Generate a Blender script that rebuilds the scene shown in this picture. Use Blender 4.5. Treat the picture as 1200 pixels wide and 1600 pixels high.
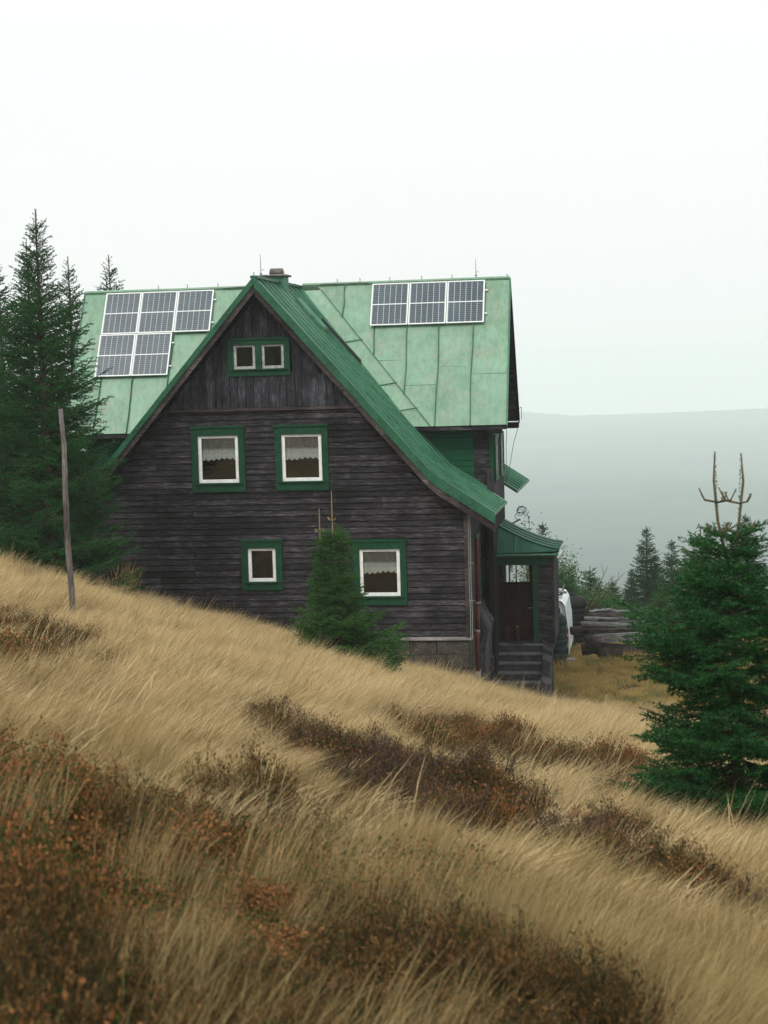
import bpy, math, random
import numpy as np
from mathutils import Vector, Matrix
for o in list(bpy.data.objects): bpy.data.objects.remove(o)
SC = bpy.context.scene
COL = SC.collection

# ------------------------------------------------------------------ camera
cd = bpy.data.cameras.new('camera'); cam = bpy.data.objects.new('camera', cd); COL.objects.link(cam)
cd.sensor_fit = 'VERTICAL'; cd.sensor_height = 24.0; cd.lens = 40.5
cd.clip_start = .1; cd.clip_end = 30000
CAM = Vector((9.65, -43.0, 6.8))
_d = np.array([(1009-600)/2700., (569-800)/2700., 1.]); _w = np.array([1., -.016, 0.])
_w[2] = -(_w[0]*_d[0]+_w[1]*_d[1]); _d /= np.linalg.norm(_d); _w /= np.linalg.norm(_w)
_u = -np.cross(_d, _w); _u = -_u if _u[1] > 0 else _u
R = np.stack([_w, _d, _u])                       # world = R @ (right, down, forward)
cx_, cy_, cz_ = R[:, 0], -R[:, 1], -R[:, 2]
cam.matrix_world = Matrix(((cx_[0], cy_[0], cz_[0], CAM.x), (cx_[1], cy_[1], cz_[1], CAM.y), (cx_[2], cy_[2], cz_[2], CAM.z), (0, 0, 0, 1)))
cd.dof.use_dof = True; cd.dof.focus_distance = 41.0; cd.dof.aperture_fstop = 2.8
SC.camera = cam

# ------------------------------------------------------------------ light
SUN_EL, SUN_AZ = math.radians(48), math.radians(-150)     # azimuth measured from +Y towards +X
wd = bpy.data.worlds.new('World'); SC.world = wd; wd.use_nodes = True
nt = wd.node_tree; nt.nodes.clear()
wo = nt.nodes.new('ShaderNodeOutputWorld'); bg = nt.nodes.new('ShaderNodeBackground')
sky = nt.nodes.new('ShaderNodeTexSky'); sky.sky_type = 'NISHITA'; sky.sun_disc = False
sky.sun_elevation = SUN_EL; sky.sun_rotation = SUN_AZ; sky.altitude = 1200
tc = nt.nodes.new('ShaderNodeTexCoord'); mp = nt.nodes.new('ShaderNodeMapping'); mp.inputs['Scale'].default_value = (1, 1, 5)
nz = nt.nodes.new('ShaderNodeTexNoise'); nz.inputs['Scale'].default_value = 2.2; nz.inputs['Detail'].default_value = 4
cr = nt.nodes.new('ShaderNodeValToRGB')
cr.color_ramp.elements[0].position = .3; cr.color_ramp.elements[0].color = (8.95, 9.2, 9.1, 1)
cr.color_ramp.elements[1].position = .7; cr.color_ramp.elements[1].color = (9.25, 9.45, 9.32, 1)
mx = nt.nodes.new('ShaderNodeMix'); mx.data_type = 'RGBA'; mx.inputs[0].default_value = .97
L = nt.links.new
L(tc.outputs['Generated'], mp.inputs[0]); L(mp.outputs[0], nz.inputs['Vector']); L(nz.outputs[0], cr.inputs[0])
sp_ = nt.nodes.new('ShaderNodeSeparateXYZ'); L(tc.outputs['Generated'], sp_.inputs[0])
mr = nt.nodes.new('ShaderNodeMapRange'); mr.inputs['From Min'].default_value = 0; mr.inputs['From Max'].default_value = 1
mr.inputs['To Min'].default_value = .93; mr.inputs['To Max'].default_value = 2.0
mxz = nt.nodes.new('ShaderNodeMath'); mxz.operation = 'MAXIMUM'; mxz.inputs[1].default_value = 0; L(sp_.outputs[2], mxz.inputs[0])
pwz = nt.nodes.new('ShaderNodeMath'); pwz.operation = 'POWER'; pwz.inputs[1].default_value = 1.6; L(mxz.outputs[0], pwz.inputs[0]); L(pwz.outputs[0], mr.inputs['Value'])
sv = nt.nodes.new('ShaderNodeVectorMath'); sv.operation = 'SCALE'; L(cr.outputs[0], sv.inputs[0]); L(mr.outputs[0], sv.inputs['Scale'])
L(sky.outputs[0], mx.inputs[6]); L(sv.outputs[0], mx.inputs[7]); L(mx.outputs[2], bg.inputs[0]); L(bg.outputs[0], wo.inputs[0])
bg.inputs[1].default_value = .1
sl = bpy.data.lights.new('sun', 'SUN'); sl.energy = 1.5; sl.angle = math.radians(14); sl.color = (1, .96, .9)
so = bpy.data.objects.new('sun', sl); COL.objects.link(so)
sd = Vector((math.sin(SUN_AZ)*math.cos(SUN_EL), math.cos(SUN_AZ)*math.cos(SUN_EL), math.sin(SUN_EL)))
so.rotation_euler = sd.to_track_quat('Z', 'Y').to_euler(); so.location = (0, -20, 40)
SC.view_settings.view_transform = 'Standard'; SC.view_settings.look = 'None'
SC.view_settings.exposure = .17; SC.view_settings.gamma = 1
SC.cycles.volume_bounces = 3

# ------------------------------------------------------------------ materials
def mat(name, build, rough=.8, spec=.08):
    m = bpy.data.materials.new(name); m.use_nodes = True; t = m.node_tree
    b = t.nodes['Principled BSDF']; b.inputs['Roughness'].default_value = rough
    b.inputs['Specular IOR Level'].default_value = spec
    if isinstance(build, tuple): b.inputs['Base Color'].default_value = (*build, 1)
    else: build(m, t, b)
    return m
def N(t, k, **kw):
    n = t.nodes.new(k)
    for a, v in kw.items(): setattr(n, a, v)
    return n
def noise(t, vec, scale, detail=4, rough=.55, dist=0):
    n = N(t, 'ShaderNodeTexNoise'); n.inputs['Scale'].default_value = scale; n.inputs['Detail'].default_value = detail
    n.inputs['Roughness'].default_value = rough; n.inputs['Distortion'].default_value = dist
    if vec is not None: t.links.new(vec, n.inputs['Vector'])
    return n.outputs['Fac']
def ramp(t, fac, stops):
    r = N(t, 'ShaderNodeValToRGB'); e = r.color_ramp.elements
    while len(e) < len(stops): e.new(.5)
    for q, (p, c) in zip(e, stops): q.position = p; q.color = (*c, 1) if len(c) == 3 else c
    t.links.new(fac, r.inputs[0]); return r.outputs[0]
def grey(v): return (v, v, v)
def mixc(t, fac, a, b, mode='MIX'):
    n = N(t, 'ShaderNodeMix', data_type='RGBA', blend_type=mode)
    for i, v in ((0, fac), (6, a), (7, b)):
        if hasattr(v, 'is_linked') or isinstance(v, bpy.types.NodeSocket): t.links.new(v, n.inputs[i])
        elif i == 0: n.inputs[0].default_value = v
        else: n.inputs[i].default_value = (*v, 1)
    return n.outputs[2]
def mathn(t, op, a, b=0.):
    n = N(t, 'ShaderNodeMath', operation=op)
    for i, v in enumerate((a, b)):
        if isinstance(v, bpy.types.NodeSocket): t.links.new(v, n.inputs[i])
        else: n.inputs[i].default_value = v
    return n.outputs[0]
def objvec(t, scale=(1, 1, 1), seed=True):
    g = N(t, 'ShaderNodeTexCoord'); v = g.outputs['Object']
    if seed:
        oi = N(t, 'ShaderNodeObjectInfo'); mu = N(t, 'ShaderNodeVectorMath', operation='MULTIPLY_ADD')
        cb = N(t, 'ShaderNodeCombineXYZ')
        for k, f in enumerate((37., 53., 71.)): t.links.new(mathn(t, 'MULTIPLY', oi.outputs['Random'], f), cb.inputs[k])
        ad = N(t, 'ShaderNodeVectorMath', operation='ADD'); t.links.new(v, ad.inputs[0]); t.links.new(cb.outputs[0], ad.inputs[1]); v = ad.outputs[0]
    m = N(t, 'ShaderNodeMapping'); m.inputs['Scale'].default_value = scale
    t.links.new(v, m.inputs[0]); return m.outputs[0]
def bump(t, b, h, s=.3, d=.02):
    n = N(t, 'ShaderNodeBump'); n.inputs['Strength'].default_value = s; n.inputs['Distance'].default_value = d
    t.links.new(h, n.inputs['Height']); t.links.new(n.outputs[0], b.inputs['Normal'])

def wood_b(axis, dark, mid, light, vary=.5):
    def f(m, t, b):
        s = [14, 14, 14]; s[axis] = 1.8
        sf = [70, 70, 70]; sf[axis] = 4.
        a = noise(t, objvec(t, tuple(s)), 1.6, 6, .65)
        fine = noise(t, objvec(t, tuple(sf)), 1.3, 4, .6)
        blot = noise(t, objvec(t, (1, 1, 1), False), .9, 5, .6)
        k = mathn(t, 'ADD', mathn(t, 'MULTIPLY', a, .38), mathn(t, 'MULTIPLY', fine, .62))
        c = ramp(t, k, [(.36, dark), (.52, mid), (.67, light)])
        oi = N(t, 'ShaderNodeObjectInfo')
        val = mathn(t, 'ADD', mathn(t, 'MULTIPLY', oi.outputs['Random'], vary), 1-vary*.5)
        c = mixc(t, 1., c, ramp(t, blot, [(.36, grey(.5)), (.52, grey(1.05)), (.66, grey(1.9))]), 'MULTIPLY')
        cc = N(t, 'ShaderNodeVectorMath', operation='SCALE'); t.links.new(c, cc.inputs[0]); t.links.new(val, cc.inputs['Scale'])
        # knots
        vs = [5, 5, 5]; vs[axis] = 2.2
        vo = N(t, 'ShaderNodeTexVoronoi'); vo.inputs['Scale'].default_value = 1.; t.links.new(objvec(t, tuple(vs)), vo.inputs['Vector'])
        kn = ramp(t, vo.outputs['Distance'], [(.06, grey(.35)), (.12, grey(1))])
        c = mixc(t, 1., cc.outputs[0], kn, 'MULTIPLY')
        t.links.new(c, b.inputs['Base Color']); bump(t, b, k, .5, .012)
    return f
WD, WM, WL = (.006, .0055, .006), (.024, .021, .0235), (.115, .105, .12)
M = {}
M['wood_x'] = mat('weathered boards', wood_b(0, WD, WM, WL, .9), .75)
M['wood_y'] = mat('weathered side boards', wood_b(1, WD, WM, WL), .75)
M['wood_z'] = mat('weathered upright boards', wood_b(2, (.010, .010, .012), (.028, .028, .034), (.105, .104, .124), .9), .75)
M['wood_brown'] = mat('brown weathered board', wood_b(0, (.022, .017, .017), (.055, .043, .043), (.14, .118, .115)), .75)
M['wood_trim'] = mat('pale grey trim', wood_b(0, (.10, .095, .09), (.2, .185, .175), (.32, .3, .28)), .75)
M['inner'] = mat('dark sheathing', (.012, .011, .011), .9)
def paint_b(c, cd_=None, sc=3, chip=.7):
    def f(m, t, b):
        v = objvec(t); n = noise(t, v, sc, 6, .65); n2 = noise(t, v, sc*9, 4, .6)
        k = mathn(t, 'ADD', mathn(t, 'MULTIPLY', n, .6), mathn(t, 'MULTIPLY', n2, .4))
        d = cd_ or tuple(x*.62 for x in c)
        t.links.new(ramp(t, k, [(.36, d), (.52, c), (.7, tuple(min(1, x*1.25+.01) for x in c))]), b.inputs['Base Color'])
        bump(t, b, n2, .2, .006)
    return f
M['green_paint'] = mat('green window paint', paint_b((.004, .052, .022)), .55, .2)
M['green_board'] = mat('green painted boards', paint_b((.006, .062, .028)), .6)
M['green_roof'] = mat('deep green roof sheet', paint_b((.020, .105, .055), (.008, .05, .026), 1.6), .45, .3)
def pale_roof(m, t, b):
    v = objvec(t, (1, 1, 1)); w = objvec(t, (1, 1, 1), False)
    n = noise(t, v, .8, 5, .6); st = noise(t, objvec(t, (7, 7, .7)), 1.2, 5, .65); f2 = noise(t, w, 9, 5, .7)
    k = mathn(t, 'ADD', mathn(t, 'MULTIPLY', n, .5), mathn(t, 'MULTIPLY', st, .5))
    c = ramp(t, k, [(.36, (.10, .205, .13)), (.5, (.15, .285, .185)), (.64, (.205, .345, .24))])
    oi = N(t, 'ShaderNodeObjectInfo')
    vv = mathn(t, 'ADD', mathn(t, 'MULTIPLY', oi.outputs['Random'], .07), .965)
    sc = N(t, 'ShaderNodeVectorMath', operation='SCALE'); t.links.new(c, sc.inputs[0]); t.links.new(vv, sc.inputs['Scale'])
    # patches where the paint has gone pinkish grey
    pz = noise(t, w, 2.0, 3, .5); sp = noise(t, w, 15, 6, .75)
    msk = mathn(t, 'MULTIPLY', ramp(t, pz, [(.46, grey(0)), (.6, grey(1))]), ramp(t, sp, [(.50, grey(0)), (.60, grey(.85))]))
    c = mixc(t, msk, sc.outputs[0], (.29, .235, .20))
    sp2 = ramp(t, noise(t, w, 34, 3, .6), [(.66, grey(1)), (.74, grey(.6))])
    c = mixc(t, 1., c, sp2, 'MULTIPLY')
    t.links.new(c, b.inputs['Base Color']); bump(t, b, mathn(t, 'ADD', n, mathn(t, 'MULTIPLY', f2, .2)), .35, .03)
M['pale_roof'] = mat('pale green roof sheet', pale_roof, .5, .4)  # wing sheets in a paler, greyer green than the main roof
M['green_porch'] = mat('dull green porch roof', paint_b((.02, .075, .052), (.012, .05, .035), 1.2), .45)
M['rib'] = mat('paler roof ribs', paint_b((.05, .17, .10), (.02, .09, .045), 1.6), .45, .3)  # paler than the sheets: the highlight along each rib is put into its colour
M['seam'] = mat('roof seam metal', paint_b((.07, .19, .12), (.035, .11, .07)), .5)
M['white_paint'] = mat('white window paint', paint_b((.80, .81, .79), (.62, .62, .59), 5), .5)
M['old_white'] = mat('peeling window paint', paint_b((.42, .43, .42), (.16, .15, .14), 8), .7)
def glass_b(m, t, b):
    for l in list(t.links): t.links.remove(l)
    out = t.nodes['Material Output']; tr = N(t, 'ShaderNodeBsdfTransparent'); gl = N(t, 'ShaderNodeBsdfGlossy')
    tr.inputs[0].default_value = (.965, .98, .97, 1); gl.inputs['Roughness'].default_value = .04
    fr = N(t, 'ShaderNodeFresnel'); fr.inputs['IOR'].default_value = 1.6
    bn = N(t, 'ShaderNodeBump'); bn.inputs['Strength'].default_value = .15; bn.inputs['Distance'].default_value = .01
    t.links.new(noise(t, objvec(t), 2.5, 2), bn.inputs['Height']); t.links.new(bn.outputs[0], gl.inputs['Normal'])
    ms = N(t, 'ShaderNodeMixShader'); f2 = mathn(t, 'ADD', mathn(t, 'MULTIPLY', fr.outputs[0], .9), .005)
    t.links.new(f2, ms.inputs[0]); t.links.new(tr.outputs[0], ms.inputs[1]); t.links.new(gl.outputs[0], ms.inputs[2]); t.links.new(ms.outputs[0], out.inputs[0])
M['glass'] = mat('window glass', glass_b)
def lace_b(m, t, b):
    out = t.nodes['Material Output']
    for l in list(t.links): t.links.remove(l)
    df = N(t, 'ShaderNodeBsdfDiffuse'); df.inputs[0].default_value = (.93, .95, .94, 1)
    tl = N(t, 'ShaderNodeBsdfTranslucent'); tl.inputs[0].default_value = (.8, .82, .8, 1)
    tr = N(t, 'ShaderNodeBsdfTransparent'); a = N(t, 'ShaderNodeMixShader'); a.inputs[0].default_value = .12
    t.links.new(df.outputs[0], a.inputs[1]); t.links.new(tl.outputs[0], a.inputs[2])
    vo = N(t, 'ShaderNodeTexVoronoi', feature='DISTANCE_TO_EDGE'); vo.inputs['Scale'].default_value = 26
    g = N(t, 'ShaderNodeTexCoord'); t.links.new(g.outputs['Object'], vo.inputs['Vector'])
    h = ramp(t, vo.outputs['Distance'], [(.10, grey(1)), (.25, grey(.6))])
    uv = N(t, 'ShaderNodeSeparateXYZ'); t.links.new(g.outputs['Generated'], uv.inputs[0])
    low = ramp(t, uv.outputs[2], [(.40, grey(1)), (.52, grey(.34))])
    k = mathn(t, 'MAXIMUM', mathn(t, 'MULTIPLY', h, low), ramp(t, uv.outputs[2], [(.26, grey(.97)), (.36, grey(0))]))
    s = N(t, 'ShaderNodeMixShader'); t.links.new(k, s.inputs[0]); t.links.new(tr.outputs[0], s.inputs[1]); t.links.new(a.outputs[0], s.inputs[2])
    t.links.new(s.outputs[0], out.inputs[0])
M['lace'] = mat('lace', lace_b)
def stone_b(m, t, b):
    v = objvec(t); n = noise(t, v, 3, 6, .7); n2 = noise(t, v, 25, 5, .7)
    k = mathn(t, 'ADD', mathn(t, 'MULTIPLY', n, .5), mathn(t, 'MULTIPLY', n2, .5))
    t.links.new(ramp(t, k, [(.35, (.018, .015, .012)), (.5, (.055, .048, .041)), (.66, (.15, .135, .115))]), b.inputs['Base Color'])
    bump(t, b, k, 1., .06)
M['stone'] = mat('foundation stone', stone_b, .9)
M['dark_stone'] = mat('dark weathered stone', wood_b(2, (.012, .012, .013), (.034, .033, .037), (.10, .096, .10)), .9)
def conc_b(m, t, b):
    v = objvec(t); n = noise(t, v, 4, 8, .75); n2 = noise(t, v, 40, 4, .7)
    k = mathn(t, 'ADD', mathn(t, 'MULTIPLY', n, .6), mathn(t, 'MULTIPLY', n2, .4))
    t.links.new(ramp(t, k, [(.35, (.018, .019, .021)), (.5, (.04, .04, .045)), (.68, (.10, .10, .105))]), b.inputs['Base Color'])
    bump(t, b, k, .6, .015)
M['step'] = mat('worn dark concrete', conc_b, .85)
M['tread'] = mat('pale step treads', paint_b((.105, .105, .112), (.05, .05, .055), 7), .85)  # whole treads in a lighter grey than the risers
M['rust_pipe'] = mat('brown painted pipe', paint_b((.10, .034, .030), (.05, .018, .016), 6), .6)
M['grey_pipe'] = mat('grey pipe end', paint_b((.2, .17, .17)), .6)
M['door_wood'] = mat('brown door boards', wood_b(2, (.010, .004, .003), (.024, .008, .005), (.05, .016, .010)), .6)
M['metal'] = mat('grey metal', paint_b((.22, .22, .21)), .5)
M['dark_metal'] = mat('dark metal', (.03, .035, .033), .5)
M['alu'] = mat('aluminium frame', (.72, .74, .74), .4, .5)
M['cell'] = mat('solar cells', None or (lambda m, t, b: t.links.new(ramp(t, noise(t, objvec(t), 1.3, 3), [(.3, (.020, .040, .056)), (.7, (.042, .072, .090))]), b.inputs['Base Color'])), .35, .3)
M['pv_back'] = mat('panel backing sheet', (.5, .52, .53), .5)
M['black_plastic'] = mat('black ribbed plastic', paint_b((.010, .011, .011), (.006, .007, .007), 4), .6, .1)
M['rubber'] = mat('dark green black plastic', paint_b((.014, .026, .025), None, 4), .6)
M['van_paint'] = mat('white van paint', paint_b((.68, .74, .74), (.6, .66, .66), 1.2), .3, .5)
M['van_glass'] = mat('dark van glass', (.012, .016, .017), .12, .6)
M['red_lens'] = mat('red lamp lens', (.35, .012, .015), .25)
M['clear_lens'] = mat('clear lamp lens', (.5, .5, .5), .25)
M['red_item'] = mat('dull red paint', (.05, .008, .008), .5)
M['log'] = mat('silver weathered log', wood_b(0, (.05, .05, .052), (.17, .172, .172), (.38, .39, .38), .7), .85)
M['log_brown'] = mat('brown bark log', wood_b(0, (.02, .015, .013), (.065, .05, .045), (.16, .13, .12), .5), .9)
M['post'] = mat('grey weathered post', wood_b(2, (.07, .06, .058), (.16, .14, .13), (.3, .27, .25), .3), .85)
M['bark'] = mat('spruce bark', paint_b((.085, .06, .045), (.035, .026, .02), 6), .9)
M['bark_young'] = mat('young spruce bark', paint_b((.27, .2, .10), (.14, .10, .06), 6), .85)
M['shoot'] = mat('spruce shoot bark', paint_b((.12, .10, .05), (.06, .055, .03), 8), .85)
M['limb'] = mat('spruce limb bark', paint_b((.06, .045, .03), (.03, .022, .015), 6), .9)

def leafy(name, ca, cb, cc, trans=.25, wscale=1.4, rough=.6, inst=False, emphasis=.5, extra=None, stops=None, iw=.5):
    """foliage: colour varies by leaf (island), by clump (position noise)"""
    m = bpy.data.materials.new(name); m.use_nodes = True; t = m.node_tree; b = t.nodes['Principled BSDF']
    ge = N(t, 'ShaderNodeNewGeometry'); isl = ge.outputs['Random Per Island']
    pn = noise(t, ge.outputs['Position'], wscale, 3, .6)
    if inst: r = N(t, 'ShaderNodeObjectInfo').outputs['Random']
    else: r = isl
    k = mathn(t, 'ADD', mathn(t, 'ADD', mathn(t, 'MULTIPLY', isl, iw), mathn(t, 'MULTIPLY', pn, emphasis+.6-iw)), mathn(t, 'MULTIPLY', r, .15))
    c = ramp(t, k, stops or [(.25, ca), (.5, cb), (.75, cc)])
    if extra: c = extra(t, c, ge)
    t.links.new(c, b.inputs['Base Color']); b.inputs['Roughness'].default_value = rough; b.inputs['Specular IOR Level'].default_value = .06
    tl = N(t, 'ShaderNodeBsdfTranslucent'); t.links.new(c, tl.inputs[0]); ms = N(t, 'ShaderNodeMixShader'); ms.inputs[0].default_value = trans
    t.links.new(b.outputs[0], ms.inputs[1]); t.links.new(tl.outputs[0], ms.inputs[2]); t.links.new(ms.outputs[0], t.nodes['Material Output'].inputs[0])
    return m
M['needle'] = leafy('spruce needles', (.005, .026, .009), (.013, .062, .019), (.038, .125, .034), .12, 1.6)
M['needle_y'] = leafy('fresh spruce needles', (.007, .032, .009), (.019, .074, .018), (.065, .155, .034), .15, 2.)
M['needle_far'] = leafy('distant spruce needles', (.009, .038, .015), (.017, .060, .024), (.035, .095, .036), .12, 1.)
M['leaf'] = leafy('bush leaves', (.014, .05, .015), (.035, .10, .032), (.10, .19, .065), .3, 1.5)
M['grass'] = leafy('blond grass blades', (.09, .06, .02), (.33, .245, .112), (.62, .485, .27), .35, .6, .7, True, .7, iw=.62)
M['grass_near'] = leafy('golden olive grass blades', (.05, .04, .014), (.21, .155, .062), (.42, .32, .15), .35, .8, .7, True, .7, iw=.65)  # foreground darkening put into the blade colour, besides the olive tone
M['stalk'] = leafy('pale seed stalks', (.16, .115, .05), (.36, .265, .13), (.55, .43, .24), .3, .8, .7, True, .6)
M['grass_green'] = leafy('green sedge blades', (.02, .032, .010), (.07, .085, .026), (.22, .19, .07), .3, .9, .7, True, .6)
M['yardgrass'] = leafy('yard grass blades', (.02, .03, .010), (.09, .08, .028), (.40, .29, .10), .3, 1.1, .7, True, 1.0)
M['heather'] = leafy('heather leaves', 0, 0, 0, .2, 2.2, .7, True, .7, stops=[(.28, (.008, .014, .004)), (.50, (.024, .034, .010)), (.63, (.050, .046, .014)), (.78, (.12, .056, .018)), (.92, (.20, .11, .04))])
M['bilberry'] = leafy('bilberry leaves', 0, 0, 0, .25, 3., .6, True, .7, stops=[(.28, (.008, .020, .005)), (.49, (.026, .056, .012)), (.62, (.056, .068, .016)), (.74, (.14, .058, .018)), (.90, (.28, .12, .045))])
M['heather_purple'] = leafy('faded heather', 0, 0, 0, .15, 2.2, .7, True, .7, stops=[(.2, (.008, .010, .006)), (.45, (.024, .020, .014)), (.6, (.055, .038, .030)), (.8, (.12, .075, .055))])
M['stem'] = mat('shrub stems', (.05, .035, .025), .9)

def ground_b(m, t, b):
    g = N(t, 'ShaderNodeTexCoord').outputs['Object']
    n = noise(t, g, .35, 5, .6); n2 = noise(t, g, 6, 6, .7)
    k = mathn(t, 'ADD', mathn(t, 'MULTIPLY', n, .6), mathn(t, 'MULTIPLY', n2, .4))
    t.links.new(ramp(t, k, [(.36, (.02, .017, .008)), (.5, (.065, .05, .022)), (.66, (.15, .11, .05))]), b.inputs['Base Color'])
    bump(t, b, n2, .8, .1)
M['ground'] = mat('turf and dead grass', ground_b, .95)
def hill_b(m, t, b):
    g = N(t, 'ShaderNodeTexCoord').outputs['Object']
    n = noise(t, g, .0035, 8, .68); n2 = noise(t, g, .02, 6, .75)
    k = mathn(t, 'ADD', mathn(t, 'MULTIPLY', n, .6), mathn(t, 'MULTIPLY', n2, .4))
    t.links.new(ramp(t, k, [(.40, (.008, .028, .026)), (.5, (.015, .042, .036)), (.60, (.04, .072, .056))]), b.inputs['Base Color'])
M['hills'] = mat('distant forest', hill_b, 1., .0)

# ------------------------------------------------------------------ builders
def tag(o, label=None, cat=None, group=None, kind=None):
    for k, v in (('label', label), ('category', cat), ('group', group), ('kind', kind)):
        if v: o[k] = v
    return o
def link(name, me, m, parent=None):
    o = bpy.data.objects.new(name, me); COL.objects.link(o)
    if m is not None and not me.materials:
        for q in (m if isinstance(m, (list, tuple)) else [m]): me.materials.append(q)
    if parent: o.parent = parent
    return o
def empty(name, loc=(0, 0, 0), rz=0, **kw):
    o = bpy.data.objects.new(name, None); COL.objects.link(o); o.location = loc; o.rotation_euler = (0, 0, rz); o.empty_display_size = .2
    return tag(o, **kw)
class MB:
    def __init__(s): s.v = []; s.f = []
    def prism(s, a, b):
        """a, b: matching loops of 3D points (front, back)"""
        n = len(a); i = len(s.v); s.v += [tuple(p) for p in a]+[tuple(p) for p in b]
        s.f.append(tuple(range(i, i+n))); s.f.append(tuple(range(i+2*n-1, i+n-1, -1)))
        for k in range(n): s.f.append((i+k, i+n+k, i+n+(k+1) % n, i+(k+1) % n))
        return s
    def box(s, x0, x1, y0, y1, z0, z1):
        return s.prism([(x0, y0, z0), (x1, y0, z0), (x1, y0, z1), (x0, y0, z1)], [(x0, y1, z0), (x1, y1, z0), (x1, y1, z1), (x0, y1, z1)])
    def beam(s, p, q, w, h, up=(0, 0, 1)):
        p, q = Vector(p), Vector(q); d = (q-p).normalized(); u = Vector(up); r = d.cross(u).normalized()*w/2; u = r.cross(d).normalized()*h/2
        return s.prism([p-r-u, p+r-u, p+r+u, p-r+u], [q-r-u, q+r-u, q+r+u, q-r+u])
    def tube(s, pts, rad, n=8, cap=True):
        pts = [Vector(p) for p in pts]; rad = rad if isinstance(rad, (list, tuple)) else [rad]*len(pts)
        i = len(s.v); u = None
        for k, p in enumerate(pts):
            d = (pts[min(k+1, len(pts)-1)]-pts[max(k-1, 0)]).normalized()
            if u is None: u = d.orthogonal().normalized()
            u = (u-d*u.dot(d)).normalized(); w = d.cross(u)
            for j in range(n):
                a = 2*math.pi*j/n; s.v.append(tuple(p+(u*math.cos(a)+w*math.sin(a))*rad[k]))
        for k in range(len(pts)-1):
            for j in range(n): s.f.append((i+k*n+j, i+k*n+(j+1) % n, i+(k+1)*n+(j+1) % n, i+(k+1)*n+j))
        if cap:
            s.f.append(tuple(i+j for j in range(n))[::-1]); s.f.append(tuple(i+(len(pts)-1)*n+j for j in range(n)))
        return s
    def build(s, name, m, parent=None, smooth=False, bevel=0):
        me = bpy.data.meshes.new(name); me.from_pydata(s.v, [], s.f); me.update()
        if smooth: me.polygons.foreach_set('use_smooth', [True]*len(me.polygons))
        o = link(name, me, M[m] if isinstance(m, str) else m, parent)
        if bevel:
            b = o.modifiers.new('bevel', 'BEVEL'); b.width = bevel; b.segments = 1; b.limit_method = 'ANGLE'
        return o
def tris_mesh(name, tri, per_face_mat=None):
    """tri: (n,3,3) array"""
    n = len(tri); me = bpy.data.meshes.new(name)
    me.vertices.add(n*3); me.vertices.foreach_set('co', np.ascontiguousarray(tri, dtype=np.float32).ravel())
    me.loops.add(n*3); me.loops.foreach_set('vertex_index', np.arange(n*3, dtype=np.int32))
    me.polygons.add(n); me.polygons.foreach_set('loop_start', np.arange(0, n*3, 3, dtype=np.int32))
    if per_face_mat is not None: me.polygons.foreach_set('material_index', per_face_mat.astype(np.int32))
    me.update(calc_edges=True); return me
def quads_mesh(name, q, matidx=None):
    n = len(q); me = bpy.data.meshes.new(name)
    me.vertices.add(n*4); me.vertices.foreach_set('co', np.ascontiguousarray(q, dtype=np.float32).ravel())
    me.loops.add(n*4); me.loops.foreach_set('vertex_index', np.arange(n*4, dtype=np.int32))
    me.polygons.add(n); me.polygons.foreach_set('loop_start', np.arange(0, n*4, 4, dtype=np.int32))
    if matidx is not None: me.polygons.foreach_set('material_index', matidx.astype(np.int32))
    me.update(calc_edges=True); return me
def clip(poly, a, b, c):
    """keep a*x+b*y<=c"""
    out = []
    for i in range(len(poly)):
        p, q = poly[i], poly[(i+1) % len(poly)]; dp, dq = a*p[0]+b*p[1]-c, a*q[0]+b*q[1]-c
        if dp <= 0: out.append(p)
        if (dp < 0 < dq) or (dq < 0 < dp):
            s = dp/(dp-dq); out.append((p[0]+(q[0]-p[0])*s, p[1]+(q[1]-p[1])*s))
    return out
def area(p): return abs(sum(p[i][0]*p[(i+1) % len(p)][1]-p[(i+1) % len(p)][0]*p[i][1] for i in range(len(p))))/2 if len(p) > 2 else 0

# ------------------------------------------------------------------ ground
def smax(a, b, k=.25):
    h = np.clip(.5+.5*(a-b)/k, 0, 1); return b*(1-h)+a*h+k*h*(1-h)
def gz(x, y):
    x = np.asarray(x, float); y = np.asarray(y, float)
    xe = np.where(x > 0, x, 60*np.tanh(x/60)); ye = np.where(y < 0, 75*np.tanh(y/75), y)
    xr = np.maximum(xe-7.5, 0)
    pl = -.05-.265*xe+.13*xr*np.exp(-xr/40)-.188*ye
    yard = -2.45-.05*(y-3); w = 1/(1+np.exp(-(y-1.5)*1.2))
    z = pl*(1-w)+smax(pl, yard)*w
    t = np.maximum(y-26, 0); z = z-.36*t*t/(t+25)
    z = z+.06*np.sin(x*.9+1.3*np.sin(y*.5))*np.sin(y*.7+.8)+.05*np.sin(x*1.9+y*1.3)*np.sin(y*1.6-x*.6)
    return np.maximum(z, -185)
def grid_mesh(xs, ys, zf):
    X, Y = np.meshgrid(xs, ys); Z = zf(X, Y); v = np.stack([X, Y, Z], -1).reshape(-1, 3); w, h = len(xs), len(ys)
    i = (np.arange(h-1)[:, None]*w+np.arange(w-1)[None]).ravel(); f = np.stack([i, i+1, i+w+1, i+w], -1)
    me = bpy.data.meshes.new('g'); me.vertices.add(len(v)); me.vertices.foreach_set('co', v.astype(np.float32).ravel())
    me.loops.add(len(f)*4); me.loops.foreach_set('vertex_index', f.astype(np.int32).ravel())
    me.polygons.add(len(f)); me.polygons.foreach_set('loop_start', np.arange(0, len(f)*4, 4, dtype=np.int32)); me.update(calc_edges=True)
    me.polygons.foreach_set('use_smooth', [True]*len(f)); return me
xs = np.concatenate([-np.geomspace(400, 22, 24), np.arange(-20, 26, .4), np.geomspace(26, 420, 24)])
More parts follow.
